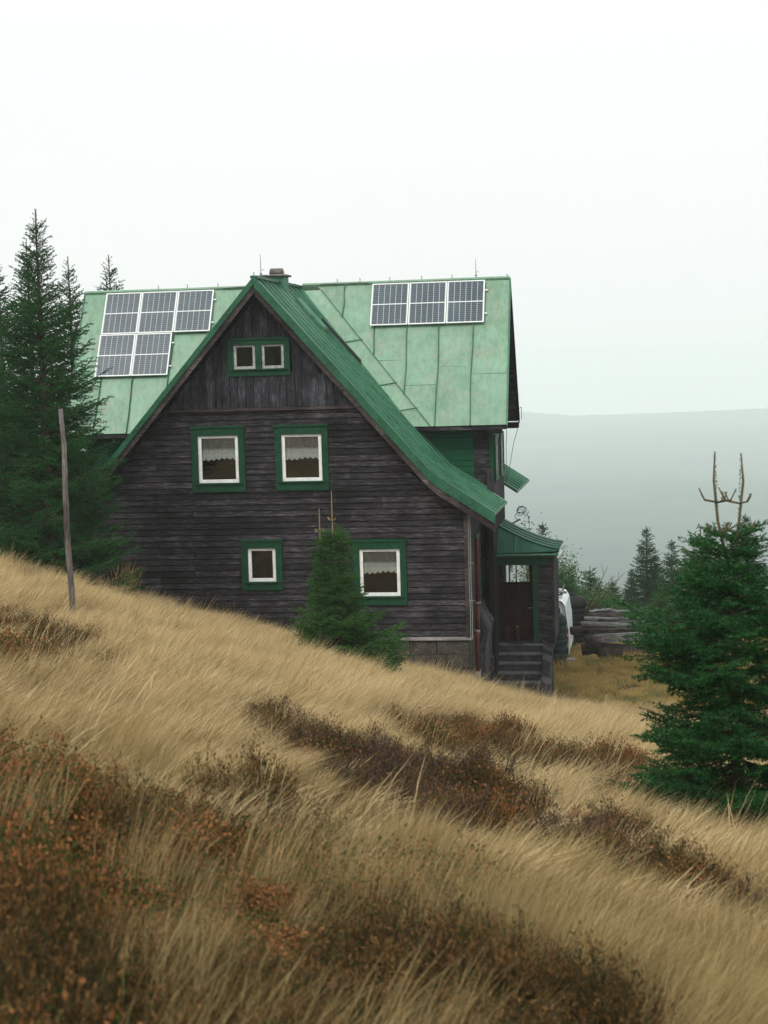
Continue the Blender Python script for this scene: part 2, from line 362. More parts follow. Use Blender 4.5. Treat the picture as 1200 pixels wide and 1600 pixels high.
ys = np.concatenate([-np.geomspace(260, 52, 14), np.arange(-50, 34, .4), np.geomspace(34, 560, 50)])
def ground_noise(X, Y):
    return gz(X, Y)
o = link('ground', grid_mesh(xs, ys, ground_noise), M['ground']); tag(o, 'sloping hillside turf under the dry grass', None, None, 'structure')

rngH = np.random.default_rng(4)
def hills_z(X, Y):
    D = np.hypot(X-9.65, Y+43); az = np.degrees(np.arctan2(X-9.65, Y+43))
    z = np.full_like(X, -172.)
    for k in range(22):
        f = 2**(k/5.)*.0011; a = 6/(1+k*.3); p = rngH.uniform(0, 7, 3); th = rngH.uniform(0, 3.14)
        z += a*np.sin((X*np.cos(th)+Y*np.sin(th))*f+p[0]+1.1*np.sin(Y*f*.6+p[1]))
    rid = np.interp(az, [-60, -10, -4.5, -2.3, 1, 4, 10, 60], [-60, -100, -121, -143, -139, -133, -120, -60])
    w = np.exp(-((Y-5100)/560)**2); z = z*(1-w)+rid*w
    z = np.where(w > .3, z+rngH.normal(0, 1.0, X.shape), z)
    return np.where(Y < 500, np.minimum(z, -174), z)
hx = np.concatenate([np.linspace(-6500, -1300, 30), np.linspace(-1200, 1700, 240), np.linspace(1800, 6500, 30)])
hy = np.concatenate([np.linspace(420, 4400, 110), np.linspace(4440, 5900, 60)])
o = link('hills', grid_mesh(hx, hy, hills_z), M['hills']); tag(o, 'forested hills fading into fog', None, None, 'structure')

# haze: one closed box
hz = MB().box(-7000, 7000, -400, 5950, -190, 42)
hm = bpy.data.materials.new('haze'); hm.use_nodes = True; t = hm.node_tree; t.nodes.clear()
ho = N(t, 'ShaderNodeOutputMaterial'); pv = N(t, 'ShaderNodeVolumePrincipled'); pv.inputs['Color'].default_value = (.93, 1., .975, 1)
pv.inputs['Density'].default_value = .00037; t.links.new(pv.outputs[0], ho.inputs['Volume'])
o = hz.build('haze', hm); tag(o, 'pale mountain haze', None, None, 'stuff')

# ------------------------------------------------------------------ house
RIDGE, SL = 9.24, 1.15
house = empty('mountain_house', (0, 0, 0), label='dark weathered wooden mountain house with green metal roofs and steep front gable', cat='house')
def prof(x, off=0):                # top of main roof at |x|
    x = abs(x)
    return (RIDGE-SL*x if x < 4.35 else RIDGE-SL*4.35-.66*(x-4.35))-off
CAS = [(-1.87, -.48, 3.85, 5.49), (.31, 1.68, 3.86, 5.48), (-.66, .40, 1.32, 2.57), (2.23, 3.60, .90, 2.53)]   # casings on the front wall
ATT = (-.84, .77, 6.78, 7.70)
INS = .10
rnd = random.Random(5)
def cut(x0, x1, z0, z1, holes):
    """split a row into spans that leave out the holes"""
    sp = [(x0, x1)]
    for (a, b, c, d) in holes:
        if c < z1-.02 and d > z0+.02:
            n = []
            for (p, q) in sp:
                if b <= p or a >= q: n.append((p, q)); continue
                if a > p: n.append((p, a))
                if b < q: n.append((b, q))
            sp = n
    return sp
def wallclip(poly, zc, m=.36):
    for s in (1, -1):
        poly = clip(poly, s, 0, 5.12)
        if zc > 4.24: poly = clip(poly, s*SL, 1, RIDGE-m)
        else: poly = clip(poly, s*.66, 1, RIDGE-SL*4.35+.66*4.35-m)
    return poly
hol = [(a+INS, b-INS, c+INS, d-INS) for a, b, c, d in CAS+[ATT]]
# sheathing behind the boards
shb = MB(); zs = sorted(set([-.6, 4.24, 8.9]+[h[2] for h in hol]+[h[3] for h in hol]))
for z0, z1 in zip(zs, zs[1:]):
    for (a, b) in cut(-5.12, 5.12, z0, z1, hol):
        p = wallclip([(a, z0), (b, z0), (b, z1), (a, z1)], (z0+z1)/2, .42)
        if area(p) > .001: shb.prism([(x, .03, z) for x, z in p], [(x, .15, z) for x, z in p])
wall = shb.build('front_wall', 'inner', house)
# clapboards
z = .10; r = 0; row_h = .1545
joints = [-4.9, -2.9, -2.75, -.72, .15, 1.3, 3.0, 1.25, -3.6]
while z < 5.86:
    h = row_h*(1+rnd.uniform(-.06, .06)); z1 = min(z+h, 5.88); r += 1
    js = sorted({rnd.choice([-2.85, -2.82, -.72, -.7, -3.6]), rnd.choice([1.25, 1.3, 3.0, 3.4, .2]), rnd.choice([-4.4, -1.9, 2.2, 4.2])} if rnd.random() < .75 else {rnd.choice([-2.85, .2, 1.25])})
    ends = [-5.1]+js+[5.08]
    for a, b in zip(ends, ends[1:]):
        for (p, q) in cut(a+.002, b-.002, z, z1, hol):
            if q-p < .04: continue
            t0, t1 = rnd.uniform(-.006, .006), rnd.uniform(-.006, .006)
            po = wallclip([(p, z+.009+t0*.7), (q, z+.009+t1*.7), (q, z1-.012), (p, z1-.012)], z, .40)
            if area(po) < .004: continue
            pr = rnd.uniform(0, .008)
            fy = lambda zz: -.040-pr+.030*(zz-z)/h
            MB().prism([(x, fy(zz), zz) for x, zz in po], [(x, .028, zz) for x, zz in po]).build('plank', 'wood_x', wall)
    z = z1
# upright gable boards + battens
x = -3.0
while x < 3.0:
    w = .2*rnd.uniform(.85, 1.15)
    for (c, d) in cut(5.98, 8.9, x, x+w, [(hh[2], hh[3], hh[0]-.02, hh[1]+.02) for hh in hol]):
        po = [(x+.009, c), (x+w-.009, c), (x+w-.009, d), (x+.009, d)]
        for s in (1, -1): po = clip(po, s*SL, 1, RIDGE-.40)
        if area(po) < .006: continue
        dy = rnd.choice([0, 0, .012, -.012])+rnd.uniform(-.003, .003)
        MB().prism([(a, -.035+dy, b) for a, b in po], [(a, .028, b) for a, b in po]).build('plank', 'wood_z', wall)
    if rnd.random() < .55:
        for (c, d) in cut(5.98, 8.9, x-.03, x+.03, [(hh[2], hh[3], hh[0]-.02, hh[1]+.02) for hh in [(-.9, .83, 6.74, 7.74)]]):
            po = [(x-.02, c), (x+.02, c), (x+.02, d), (x-.02, d)]
            for s in (1, -1): po = clip(po, s*SL, 1, RIDGE-.41)
            if area(po) > .004: MB().prism([(a, -.062, b) for a, b in po], [(a, -.03, b) for a, b in po]).build('batten', 'wood_z', wall)
    x += w
MB().prism([(-2.56, -.085, 5.90), (2.5, -.085, 5.90), (2.46, -.085, 5.965), (-2.52, -.085, 5.965)], [(-2.56, .0, 5.90), (2.5, .0, 5.90), (2.46, .0, 5.98), (-2.52, .0, 5.98)]).build('trim_rail', 'wood_brown', wall)
MB().box(5.075, 5.17, -.075, .14, .06, 3.52).build('corner_board', 'wood_trim' if 0 else 'wood_brown', house)
MB().prism([(-5.2, -.10, .0), (5.22, -.10, .0), (5.22, -.10, .05), (-5.2, -.10, .05)], [(-5.2, .02, .0), (5.22, .02, .0), (5.22, .02, .085), (-5.2, .02, .085)]).build('sill_board', 'wood_trim', house)

# windows
def window(name, cas, w_in, curtain, sashes=None, parent=house, mt='white_paint', y=0.):
    a, b, c, d = cas
    win = MB(); iw, it, ib = w_in
    # casing: four boards, top cap and sill
    win.prism([(a, y-.075, c), (a+iw, y-.075, c), (a+iw, y-.075, d), (a, y-.075, d)], [(a, y-.0, c), (a+iw, y-.0, c), (a+iw, y-.0, d), (a, y-.0, d)])
    win.box(b-iw, b, y-.075, y, c, d); win.box(a+iw, b-iw, y-.078, y, d-it, d-.001); win.box(a+iw, b-iw, y-.073, y, c, c+ib)
    # deep jambs
    win.box(a+iw-.03, a+iw-.001, y-.002, y+.13, c+ib-.03, d-it+.03); win.box(b-iw+.001, b-iw+.03, y-.002, y+.13, c+ib-.03, d-it+.03)
    win.box(a+iw, b-iw, y-.002, y+.13, d-it+.001, d-it+.03); win.box(a+iw, b-iw, y-.002, y+.13, c+ib-.03, c+ib-.001)
    wo_ = win.build('window', 'green_paint', parent, bevel=.004)
    MB().prism([(a-.02, y-.11, d), (b+.02, y-.11, d), (b+.02, y-.11, d+.022), (a-.02, y-.11, d+.022)], [(a-.02, y-.02, d), (b+.02, y-.02, d), (b+.02, y-.02, d+.05), (a-.02, y-.02, d+.05)]).build('drip_cap', 'green_paint', wo_)
    MB().box(a+iw-.1, b-iw+.1, y-.125, y-.0752, c+ib-.035, c+ib).build('sill', 'green_paint', wo_, bevel=.006)
    for (p, q) in (sashes or [(a+iw, b-iw)]):
        fr = MB(); fw = .085 if not sashes else .07; z0, z1 = c+ib+.002, d-it-.002; y0, y1 = y-.03, y+.035
        p += .002; q -= .002
        fr.box(p, p+fw, y0, y1, z0, z1).box(q-fw, q, y0, y1, z0, z1).box(p+fw, q-fw, y0+.002, y1, z1-fw*.75, z1).box(p+fw, q-fw, y0+.002, y1, z0, z0+fw)
        fr.build('frame', mt, wo_, bevel=.003)
        MB().box(p+fw-.01, q-fw+.01, y+.012, y+.018, z0+fw-.01, z1-fw*.75+.01).build('pane', 'glass', wo_)
        if curtain:
            n = 60; v = []; f = []; zt = z1-.01; hgt = (z1-z0)*curtain
            for i in range(n+1):
                u = i/n; xx = p+fw*.5+(q-p-fw)*u; yy = y+.040+.012*math.sin(u*58)+.01*math.sin(u*23+1)
                zb = zt-hgt-.05*abs(math.sin(u*math.pi*7))-.02*math.sin(u*7)
                v += [(xx, yy, zt), (xx, yy+.01, (zt+zb)/2), (xx, yy, zb)]
            for i in range(n):
                for k in range(2): f.append((i*3+k, i*3+k+1, i*3+4+k, i*3+3+k))
            me = bpy.data.meshes.new('curtain'); me.from_pydata(v, [], f); link('curtain', me, M['lace'], wo_)
    return wo_
window('w', CAS[0], (.165, .20, .23), .47)
window('w', CAS[1], (.165, .20, .23), .49)
window('w', CAS[2], (.165, .18, .21), 0)
window('w', CAS[3], (.165, .20, .23), .47)
# attic window with two sashes and a wide middle post
wa = window('w', ATT, (.15, .13, .18), 0, [(-.69, -.12), (.04, .62)], mt='old_white')
MB().box(-.12, .04, -.072, .10, 6.962, 7.568).build('mullion', 'green_paint', wa)
MB().box(.18, .24, .0, .01, 1.56, 1.68).build('sticker', 'white_paint', None) if 0 else None

# front verges
def verge(s, gh, wh):
    xs_ = [0, 2.2, 4.25, 4.5, 5.0, 5.9]
    for i, (a, b) in enumerate(zip(xs_, xs_[1:])):
        pa, pb = (prof(a) if a else RIDGE), prof(b)
        q = lambda o1, o2, y: [(s*a, y, pa-o1), (s*b, y, pb-o1), (s*b, y, pb-o2), (s*a, y, pa-o2)]
        MB().prism(q(-.035, gh, -.47), q(-.035, gh, -.43)).build('verge_flashing', 'green_roof', house)
        MB().prism(q(gh-.02, gh+wh, -.425), q(gh-.02, gh+wh, -.38)).build('bargeboard', 'wood_brown', house)
        MB().prism(q(gh+wh-.14, gh+wh-.06, -.375), q(gh+wh-.14, gh+wh-.06, .02)).build('soffit_board', 'wood_x', house)
verge(1, .25, .20); verge(-1, .16, .20)

# main roof: sheets running from ridge to eave with ribs between them
HL = 12.5
def main_side(s, ys_, cutx):
    for i, (y0, y1) in enumerate(zip(ys_, ys_[1:])):
        ym = (y0+y1)/2; xe = 5.42 if (cutx and 3.45 < ym < 7.1) else 5.9
        xs_ = [.0, 1.5, 3., 4.1, 4.35, 4.6, 5.0, xe]; lift = rnd.uniform(0, .006)
        if s < 0 : pass
        top = [(s*x_, prof(x_)+lift) for x_ in xs_]; bot = [(s*x_, prof(x_)-.05) for x_ in reversed(xs_)]
        lp = top+bot
        MB().prism([(x_, y0+.003, z_) for x_, z_ in lp], [(x_, y1-.003, z_) for x_, z_ in lp]).build('roof_sheet', 'green_roof', house)
        top2 = [(s*x_, prof(x_)+.06+.012*math.sin(x_*5+i)) for x_ in xs_]; bot2 = [(s*x_, prof(x_)+.002) for x_ in reversed(xs_)]
        if i: MB().prism([(x_, y0-.022, z_) for x_, z_ in top2+bot2], [(x_, y0+.022, z_) for x_, z_ in top2+bot2]).build('roof_rib', 'rib', house)
        for xc in ([1.6+rnd.uniform(-.3, .3), 3.6+rnd.uniform(-.3, .3)] if i % 2 else [2.7+rnd.uniform(-.3, .3)]):
            MB().beam((s*xc, y0+.03, prof(xc)+.012), (s*xc, y1-.03, prof(xc)+.012), .05, .012, (s*SL, 0, 1)).build('lap_joint', 'seam', house)
ys_r = [-.43, .1, .65, 1.2, 1.8, 2.35, 2.9, 3.45]+list(np.linspace(3.45, 7.1, 7))[1:]+list(np.linspace(7.1, HL, 9))[1:]
main_side(1, ys_r, True)
main_side(-1, [-.43, 1.0, 2.2, 3.45, 7.1, 9.8, HL], True)
MB().box(-.09, .09, -.46, HL, RIDGE-.02, RIDGE+.045).build('ridge_cap', 'green_roof', house)
# dark upstand on the slope near the valley, and the raised hatch above it
MB().prism([(.95, 3.55, 8.147+.02), (1.98, 3.55, 6.963+.02), (1.98, 3.55, 6.963+.17), (.95, 3.55, 8.147+.17)], [(.95, 3.72, 8.147+.02), (1.98, 3.72, 6.963+.02), (1.98, 3.72, 6.963+.17), (.95, 3.72, 8.147+.17)]).build('snow_board', 'dark_metal', house)
hx0, hx1 = .45, 1.15
MB().prism([(hx0, 2.6, prof(hx0)+.03), (hx1, 2.6, prof(hx1)+.03), (hx1, 2.6, prof(hx1)+.12), (hx0, 2.6, prof(hx0)+.12)], [(hx0, 3.3, prof(hx0)+.03), (hx1, 3.3, prof(hx1)+.03), (hx1, 3.3, prof(hx1)+.12), (hx0, 3.3, prof(hx0)+.12)]).build('roof_hatch', 'seam', house)

# cross wing: steep pale roof
WY, WZ, EY, EZ = 5.3, 9.27, 3.0, 5.30
kz = (WZ-EZ)/(WY-EY); SLEN = math.hypot(WZ-EZ, WY-EY)
def wp(x, s, off=0., back=False):            # s = distance down the slope from the ridge
    f = s/SLEN; nrm = Vector((0, -(WZ-EZ), (WY-EY))).normalized(); nrm = Vector((0, -abs(WZ-EZ)/SLEN, (WY-EY)/SLEN))
    p = Vector((x, WY-(WY-EY)*f, WZ-(WZ-EZ)*f))+nrm*off
    if back: p.y = 2*WY-p.y
    return tuple(p)
def vx(s): return max(0, (RIDGE-(WZ-(WZ-EZ)*s/SLEN))/SL)    # valley x at s
XR, XL = 5.95, -6.27
vk = (RIDGE-EZ)/SL/SLEN                       # valley: x = vk*s
def sheet(poly, off=0.0, mt='pale_roof', back=False, name='roof_sheet', th=.03):
    j = [rnd.uniform(-.008, .012) for _ in poly]
    return MB().prism([wp(x, s, off+dj, back) for (x, s), dj in zip(poly, j)], [wp(x, s, off-th, back) for x, s in poly]).build(name, mt, house)
def wing_front(sign, cols, diag, xend):
    for i, (a, b) in enumerate(zip(cols, cols[1:])):
        cutsn = sorted([0, SLEN]+([[], [2.6], [], [1.9], [], [3.2]][i] if sign < 0 else [[], [1.6], [2.5], [3.3], [2.75], [3.0]][i]))
        for s0, s1 in zip(cutsn, cutsn[1:]):
            po = [(a+.002, s0), (b-.002, s0), (b-.002, s1-.001), (a+.002, s1-.001)]
            po = clip(po, -1, diag[1], -diag[0])             # x >= d0 + d1*s
            if area(po) > .02: sheet([(sign*x, s) for x, s in po])
            if s1 < SLEN-.1 and a > diag[0]+diag[1]*s1-.3:
                xa = max(a, diag[0]+diag[1]*s1)
                if b-xa > .1: MB().prism([wp(sign*xa, s1-.006, .014), wp(sign*b, s1-.006, .014), wp(sign*b, s1+.006, .014), wp(sign*xa, s1+.006, .014)], [wp(sign*xa, s1-.012, 0), wp(sign*b, s1-.012, 0), wp(sign*b, s1+.012, 0), wp(sign*xa, s1+.012, 0)]).build('lap_joint', 'pale_roof', house)
        if i:
            # standing seam, slightly wavy
            s_end = min(SLEN, (a-diag[0])/diag[1]) if diag[1] > 0 else SLEN
            n = 9; pts = [(sign*(a+.018*math.sin(k*1.3+i*2)), s_end*k/(n-1)) for k in range(n)]
            mb = MB()
            for (x0, s0), (x1, s1) in zip(pts, pts[1:]):
                mb.prism([wp(x0-.013, s0, .0), wp(x0+.013, s0, .0), wp(x0+.008, s0, .06), wp(x0-.008, s0, .06)], [wp(x1-.013, s1, .0), wp(x1+.013, s1, .0), wp(x1+.008, s1, .06), wp(x1-.008, s1, .06)])
            mb.build('standing_seam', 'seam', house)
    # valley strips between valley line and diagonal seam
    cutsn = [.15, 1.9, 3.3, 4.1, SLEN] if sign > 0 else [.15, 2.2, SLEN]
    for s0, s1 in zip(cutsn, cutsn[1:]):
        po = [(vk*s0-.02, s0+.004), (diag[0]+diag[1]*s0, s0+.004), (diag[0]+diag[1]*s1, s1-.004), (vk*s1-.02, s1-.004)]
        sheet([(sign*x, s) for x, s in po], .006)
        MB().prism([wp(sign*vk*s1, s1-.02, .03), wp(sign*(diag[0]+diag[1]*s1), s1-.1, .03), wp(sign*(diag[0]+diag[1]*s1), s1-.08, .03), wp(sign*vk*s1, s1, .03)],
                   [wp(sign*vk*s1, s1-.02, 0), wp(sign*(diag[0]+diag[1]*s1), s1-.1, 0), wp(sign*(diag[0]+diag[1]*s1), s1-.08, 0), wp(sign*vk*s1, s1, 0)]).build('lap_joint', 'seam', house) if s1 < SLEN-.1 else None
    MB().prism([wp(sign*(diag[0]+diag[1]*.15), .15, .035), wp(sign*(diag[0]+diag[1]*.15+.03), .15, .035), wp(sign*(diag[0]+diag[1]*SLEN+.03), SLEN, .035), wp(sign*(diag[0]+diag[1]*SLEN), SLEN, .035)],
               [wp(sign*(diag[0]+diag[1]*.15), .15, 0), wp(sign*(diag[0]+diag[1]*.15+.03), .15, 0), wp(sign*(diag[0]+diag[1]*SLEN+.03), SLEN, 0), wp(sign*(diag[0]+diag[1]*SLEN), SLEN, 0)]).build('standing_seam', 'seam', house)
    # valley gutter edge
    MB().prism([wp(sign*(vk*.1-.05), .1, .05), wp(sign*(vk*.1+.03), .1, .03), wp(sign*(vk*SLEN+.03), SLEN, .03), wp(sign*(vk*SLEN-.05), SLEN, .05)],
               [wp(sign*(vk*.1-.05), .1, -.04), wp(sign*(vk*.1+.03), .1, 0), wp(sign*(vk*SLEN+.03), SLEN, 0), wp(sign*(vk*SLEN-.05), SLEN, -.04)]).build('valley_flashing', 'seam', house)
DG = (.52, (3.91-.52)/SLEN)
wing_front(1, [.5, 1.32, 2.24, 3.16, 4.04, 4.97, XR], DG, XR)
wing_front(-1, [.5, 1.5, 2.5, 3.5, 4.53, 5.46, -XL], DG, -XL)
for xa, xb in ((-6.27, -.05), (.05, XR)):      # back slope
    MB().prism([wp(xa, 0, 0, True), wp(xb, 0, 0, True), wp(xb, SLEN, 0, True), wp(xa, SLEN, 0, True)], [wp(xa, 0, -.04, True), wp(xb, 0, -.04, True), wp(xb, SLEN, -.04, True), wp(xa, SLEN, -.04, True)]).build('back_roof_slope', 'pale_roof', house)
for xa, xb in ((.1, XR+.01), (XL-.01, -.1)):
    MB().tube([(xa, WY, WZ+.03), (xa*.5+xb*.5, WY, WZ+.022), (xb, WY, WZ+.03)], .05, 8).build('ridge_cap', 'pale_roof', house)
for xx, s in ((XR, 1), (XL, -1)):             # rakes of the wing gables
    for bk in (False, True):
        MB().prism([wp(xx, -.0, .03, bk), wp(xx, SLEN+.02, .03, bk), wp(xx, SLEN+.02, -.14, bk), wp(xx, .1, -.14, bk)],
                   [wp(xx+s*.035, -.0, .03, bk), wp(xx+s*.035, SLEN+.02, .03, bk), wp(xx+s*.035, SLEN+.02, -.14, bk), wp(xx+s*.035, .1, -.14, bk)]).build('rake_board', 'seam' if not bk else 'inner', house)
        for k in range(5):
            z_ = .05+.3*k
        MB().prism([wp(xx-s*.5, .1, -.05, bk), wp(xx-s*.5, SLEN-.02, -.05, bk), wp(xx-s*.5, SLEN-.02, -.13, bk), wp(xx-s*.5, .1, -.13, bk)],
                   [wp(xx-s*.01, .1, -.05, bk), wp(xx-s*.01, SLEN-.02, -.05, bk), wp(xx-s*.01, SLEN-.02, -.13, bk), wp(xx-s*.01, .1, -.13, bk)]).build('soffit_board', 'wood_x', house)
# eave edges and soffits of the wing
for xa, xb in ((3.42, XR), (XL, -3.42)):
    MB().box(xa, xb, EY-.02, EY+.05, EZ-.12, EZ-.035).build('fascia_board', 'wood_x', house)
    MB().box(xa+.02, xb-.02, EY+.052, EY+.50, EZ-.11, EZ-.07).build('soffit_board', 'green_board', house)
# stepped bracket ends at the far eave
MB().box(5.5, 5.95, 7.1, 7.75, 5.06, 5.22).build('eave_bracket', 'inner', house)
MB().box(5.5, 5.82, 2.95, 3.4, 5.08, 5.18).build('eave_bracket', 'inner', house)
# wing walls
WX, FY, BY = 5.50, 3.45, 7.1
wg = MB()
gz0 = lambda y: WZ-abs(y-WY)*kz-.15
loop = [(FY, -3.2), (BY, -3.2), (BY, gz0(BY)), (WY, gz0(WY)), (FY, gz0(FY))]
wg.prism([(WX, y, z_) for y, z_ in loop], [(WX-.12, y, z_) for y, z_ in loop])
wing_wall = wg.build('wing_gable_wall', 'inner', house)
lo = [(a, b) for a, b in loop]
MB().prism([(-5.8, y, max(z_, -3.2)) for y, z_ in lo], [(-5.68, y, max(z_, -3.2)) for y, z_ in lo]).build('wing_gable_wall', 'inner', house)
z = 3.0
while z < 8.6:        # gable boards on the wing end
    h = .17
    y0, y1 = FY, BY
    if z > EZ-.2: k_ = (z-EZ+.35)/kz; y0 = max(FY, EY+k_+.1); y1 = min(BY, 2*WY-EY-k_-.1)
    if y1-y0 > .2: MB().prism([(WX+.03, y0, z), (WX+.03, y1, z), (WX+.012, y1, z+h), (WX+.012, y0, z+h)], [(WX, y0, z), (WX, y1, z), (WX, y1, z+h), (WX, y0, z+h)]).build('plank', 'wood_y', wing_wall)
    z += h
# wing front wall above the main slope
wf = MB().box(2.9, WX-.02, FY+.02, FY+.12, 2.9, EZ+.35).build('wing_front_wall', 'inner', house)
MB().box(-5.68, -2.9, FY+.02, FY+.12, .5, EZ+.35).build('wing_front_wall', 'green_board', house)
z = 2.95
while z < EZ-.05:
    h = .155
    for a, b, mt in ((2.9, 5.02, 'green_board'), (5.025, 5.50, 'wood_x')):
        MB().prism([(a, FY-.008, z+.003), (b, FY-.008, z+.003), (b, FY+.006, z+h), (a, FY+.006, z+h)], [(a, FY+.02, z), (b, FY+.02, z), (b, FY+.02, z+h), (a, FY+.02, z+h)]).build('plank', mt, wf)
    z += h
MB().box(5.36, 5.54, FY-.05, FY+.02, 3.0, 4.1).build('corner_shingles', 'dark_stone', house)
def side_window(y0, y1, z0, z1, X, parent=house):
    fr = MB(); w = .1
    fr.box(X, X+.06, y0, y0+w, z0, z1).box(X, X+.06, y1-w, y1, z0, z1).box(X, X+.058, y0+w, y1-w, z1-w, z1).box(X, X+.058, y0+w, y1-w, z0, z0+w)
    o_ = fr.build('window', 'green_paint', parent)
    MB().box(X+.001, X+.03, y0+w, y0+w+.05, z0+w, z1-w).box(X+.001, X+.03, y1-w-.05, y1-w, z0+w, z1-w).box(X+.001, X+.03, (y0+y1)/2-.03, (y0+y1)/2+.03, z0+w, z1-w).build('frame', 'old_white', o_)
    MB().box(X+.004, X+.012, y0+w+.05, y1-w-.05, z0+w, z1-w).build('pane', 'van_glass', o_)
side_window(3.75, 4.9, 3.75, 5.0, WX+.031); side_window(5.5, 6.6, 3.75, 5.0, WX+.031)
MB().box(WX-.05, WX+.05, FY-.03, FY+.05, 3.0, 5.1).build('corner_board', 'green_board', house)

# side wall of the main house (right), back and left walls
sw = MB().box(5.0, 5.11, .16, HL-.3, -3.2, 3.45).build('side_wall', 'inner', house)
sw_hole = (1.9, 3.0, .55, 2.45)
z = -.0
while z < 3.3:
    h = .1545*rnd.uniform(.95, 1.05)
    for a, b in cut(.14, 4.55, z, z+h, [sw_hole]):
        MB().prism([(5.155, a, z+.003), (5.155, b, z+.003), (5.135, b, z+h), (5.135, a, z+h)], [(5.11, a, z+.003), (5.11, b, z+.003), (5.11, b, z+h), (5.11, a, z+h)]).build('plank', 'wood_y', sw)
    z += h
side_window(1.9, 3.0, .55, 2.45, 5.125)
MB().box(-5.12, -5.0, .16, HL-.3, -1.5, 3.45).build('side_wall', 'wood_y', house)
bk = MB(); pb = wallclip([(-5.1, 4.25), (5.1, 4.25), (5.1, 9), (-5.1, 9)], 5, .1)
bk.prism([(x_, HL-.3, z_) for x_, z_ in pb], [(x_, HL-.2, z_) for x_, z_ in pb]); bk.box(-5.1, 5.1, HL-.3, HL-.2, -3.2, 4.25)
bk.build('back_wall', 'wood_x', house)
# floors inside, so that panes do not look through the whole house
MB().box(-4.9, 4.9, .2, HL-.4, 2.95, 3.1).build('floor_slab', 'inner', house)
MB().box(-4.9, 4.9, 2.6, 2.7, -.5, 2.9).build('inner_wall', 'inner', house)
MB().box(-3.9, 3.9, 2.6, 2.7, 3.2, 4.4).build('inner_wall', 'inner', house)

# stone foundation
fd = MB().box(-5.1, 5.12, .03, .3, -2.6, .0).build('foundation', 'stone', house)
zr = [-.02, -.38, -.72, -1.08, -1.5]
for k, (z1, z0) in enumerate(zip(zr, zr[1:])):
    x = 5.14
    while x > 1.4:
        w = rnd.uniform(.55, .85); e = .008
        j = lambda: rnd.uniform(-.03, .012)
        fr_ = [(x-w+e, -.035+j(), z0+e+j()), (x-e, -.035+j(), z0+e+j()), (x-e, -.035+j(), z1-e+j()*.5), (x-w+e, -.035+j(), z1-e+j()*.5)]
        MB().prism(fr_, [(p[0], .031, p[2]) for p in fr_]).build('stone', 'stone', fd, bevel=.012)
        x -= w
z1 = -.05
for k, (z1, z0) in enumerate(zip(zr, zr[1:])):
    for y0, y1 in ((-.03+.0*k, .55), (.56, 1.2)):
        MB().box(5.121, 5.16, y0+.04, y1, z0+.01, z1-.01).build('stone', 'stone', fd)
MB().box(5.0, 5.118, .03, HL-.3, -3.2, -.02).build('foundation', 'stone', house)

# buttress-like stone cheek along the side wall
ck = MB(); n = 8
ckl = [(-3.0, 0.0), (-.2, .02), (.1, .1), (.30, .30), (.38, .02)]
for (ya, yb, zt, w) in ((2.3, 3.1, .20, .17), (3.11, 4.0, .32, .22)):
    MB().prism([(5.16, ya, -3), (5.14+w, ya, -3), (5.17+w, ya, zt-.75), (5.20+w*1.25, ya, zt-.3), (5.18+w*.4, ya, zt), (5.16, ya, zt+.25)],
               [(5.16, yb, -3), (5.16+w, yb, -3), (5.19+w, yb, zt-.7), (5.22+w*1.25, yb, zt-.25), (5.2+w*.4, yb, zt+.05), (5.16, yb, zt+.3)]).build('stone_cheek', 'dark_stone', house, bevel=.01)

# downspout and lightning conductor on the corner
dp = MB(); dp.tube([(5.24, .55, 3.0), (5.25, .55, 2.6), (5.27, .5, 2.35)], .035, 8)
MB().tube([(5.28, 1.05, 2.45), (5.29, .95, 2.30), (5.3, .9, 2.1), (5.3, .9, .75)], .055, 10).build('downspout', 'rust_pipe', house, True)
MB().tube([(5.28, .88, .78), (5.28, .88, .0)], .052, 10).build('downspout', 'rust_pipe', house, True)
MB().tube([(5.28, .55, .12), (5.28, .55, .04), (5.29, .55, -.9)], .06, 10).build('downspout', 'rust_pipe', house, True)
MB().tube([(5.29, .55, -.9), (5.29, .55, -1.7)], .066, 10).build('downspout', 'grey_pipe', house, True)
for zz in (.82, .12, -.88): MB().tube([(5.29, .9 if zz > .5 else .6, zz-.03), (5.29, .9 if zz > .5 else .6, zz+.03)], .07, 10).build('pipe_bracket', 'metal', house)
for px_, zz0 in ((5.235, 3.4), (5.19, 3.3)):
    MB().tube([(px_, -.1, zz0), (px_+.01, -.12, 2.5), (px_-.005, -.1, 1.6), (px_+.012, -.12, .7), (px_, -.1, .05)], .012, 6).build('conductor_wire', 'metal', house)
for zz in (1.95, 1.0): MB().box(5.16, 5.30, -.11, -.09, zz, zz+.02).build('wire_holder', 'metal', house)

# chimney
chy = 2.6
ch = MB().box(-.30, .20, chy-.28, chy+.28, 8.5, 9.40).build('chimney', 'seam', house)
MB().box(-.46, .27, chy-.36, chy+.36, 9.401, 9.45).build('cap_slab', 'wood_trim', ch, bevel=.01)
pot = MB(); pr_ = [(.18, 9.45), (.205, 9.52), (.175, 9.62), (.16, 9.62), (.15, 9.47)]
pot.tube([(-.06, chy, z_) for r_, z_ in pr_], [r_*1.0 for r_, z_ in pr_], 14); pot.build('chimney_pot', 'post', ch, True)

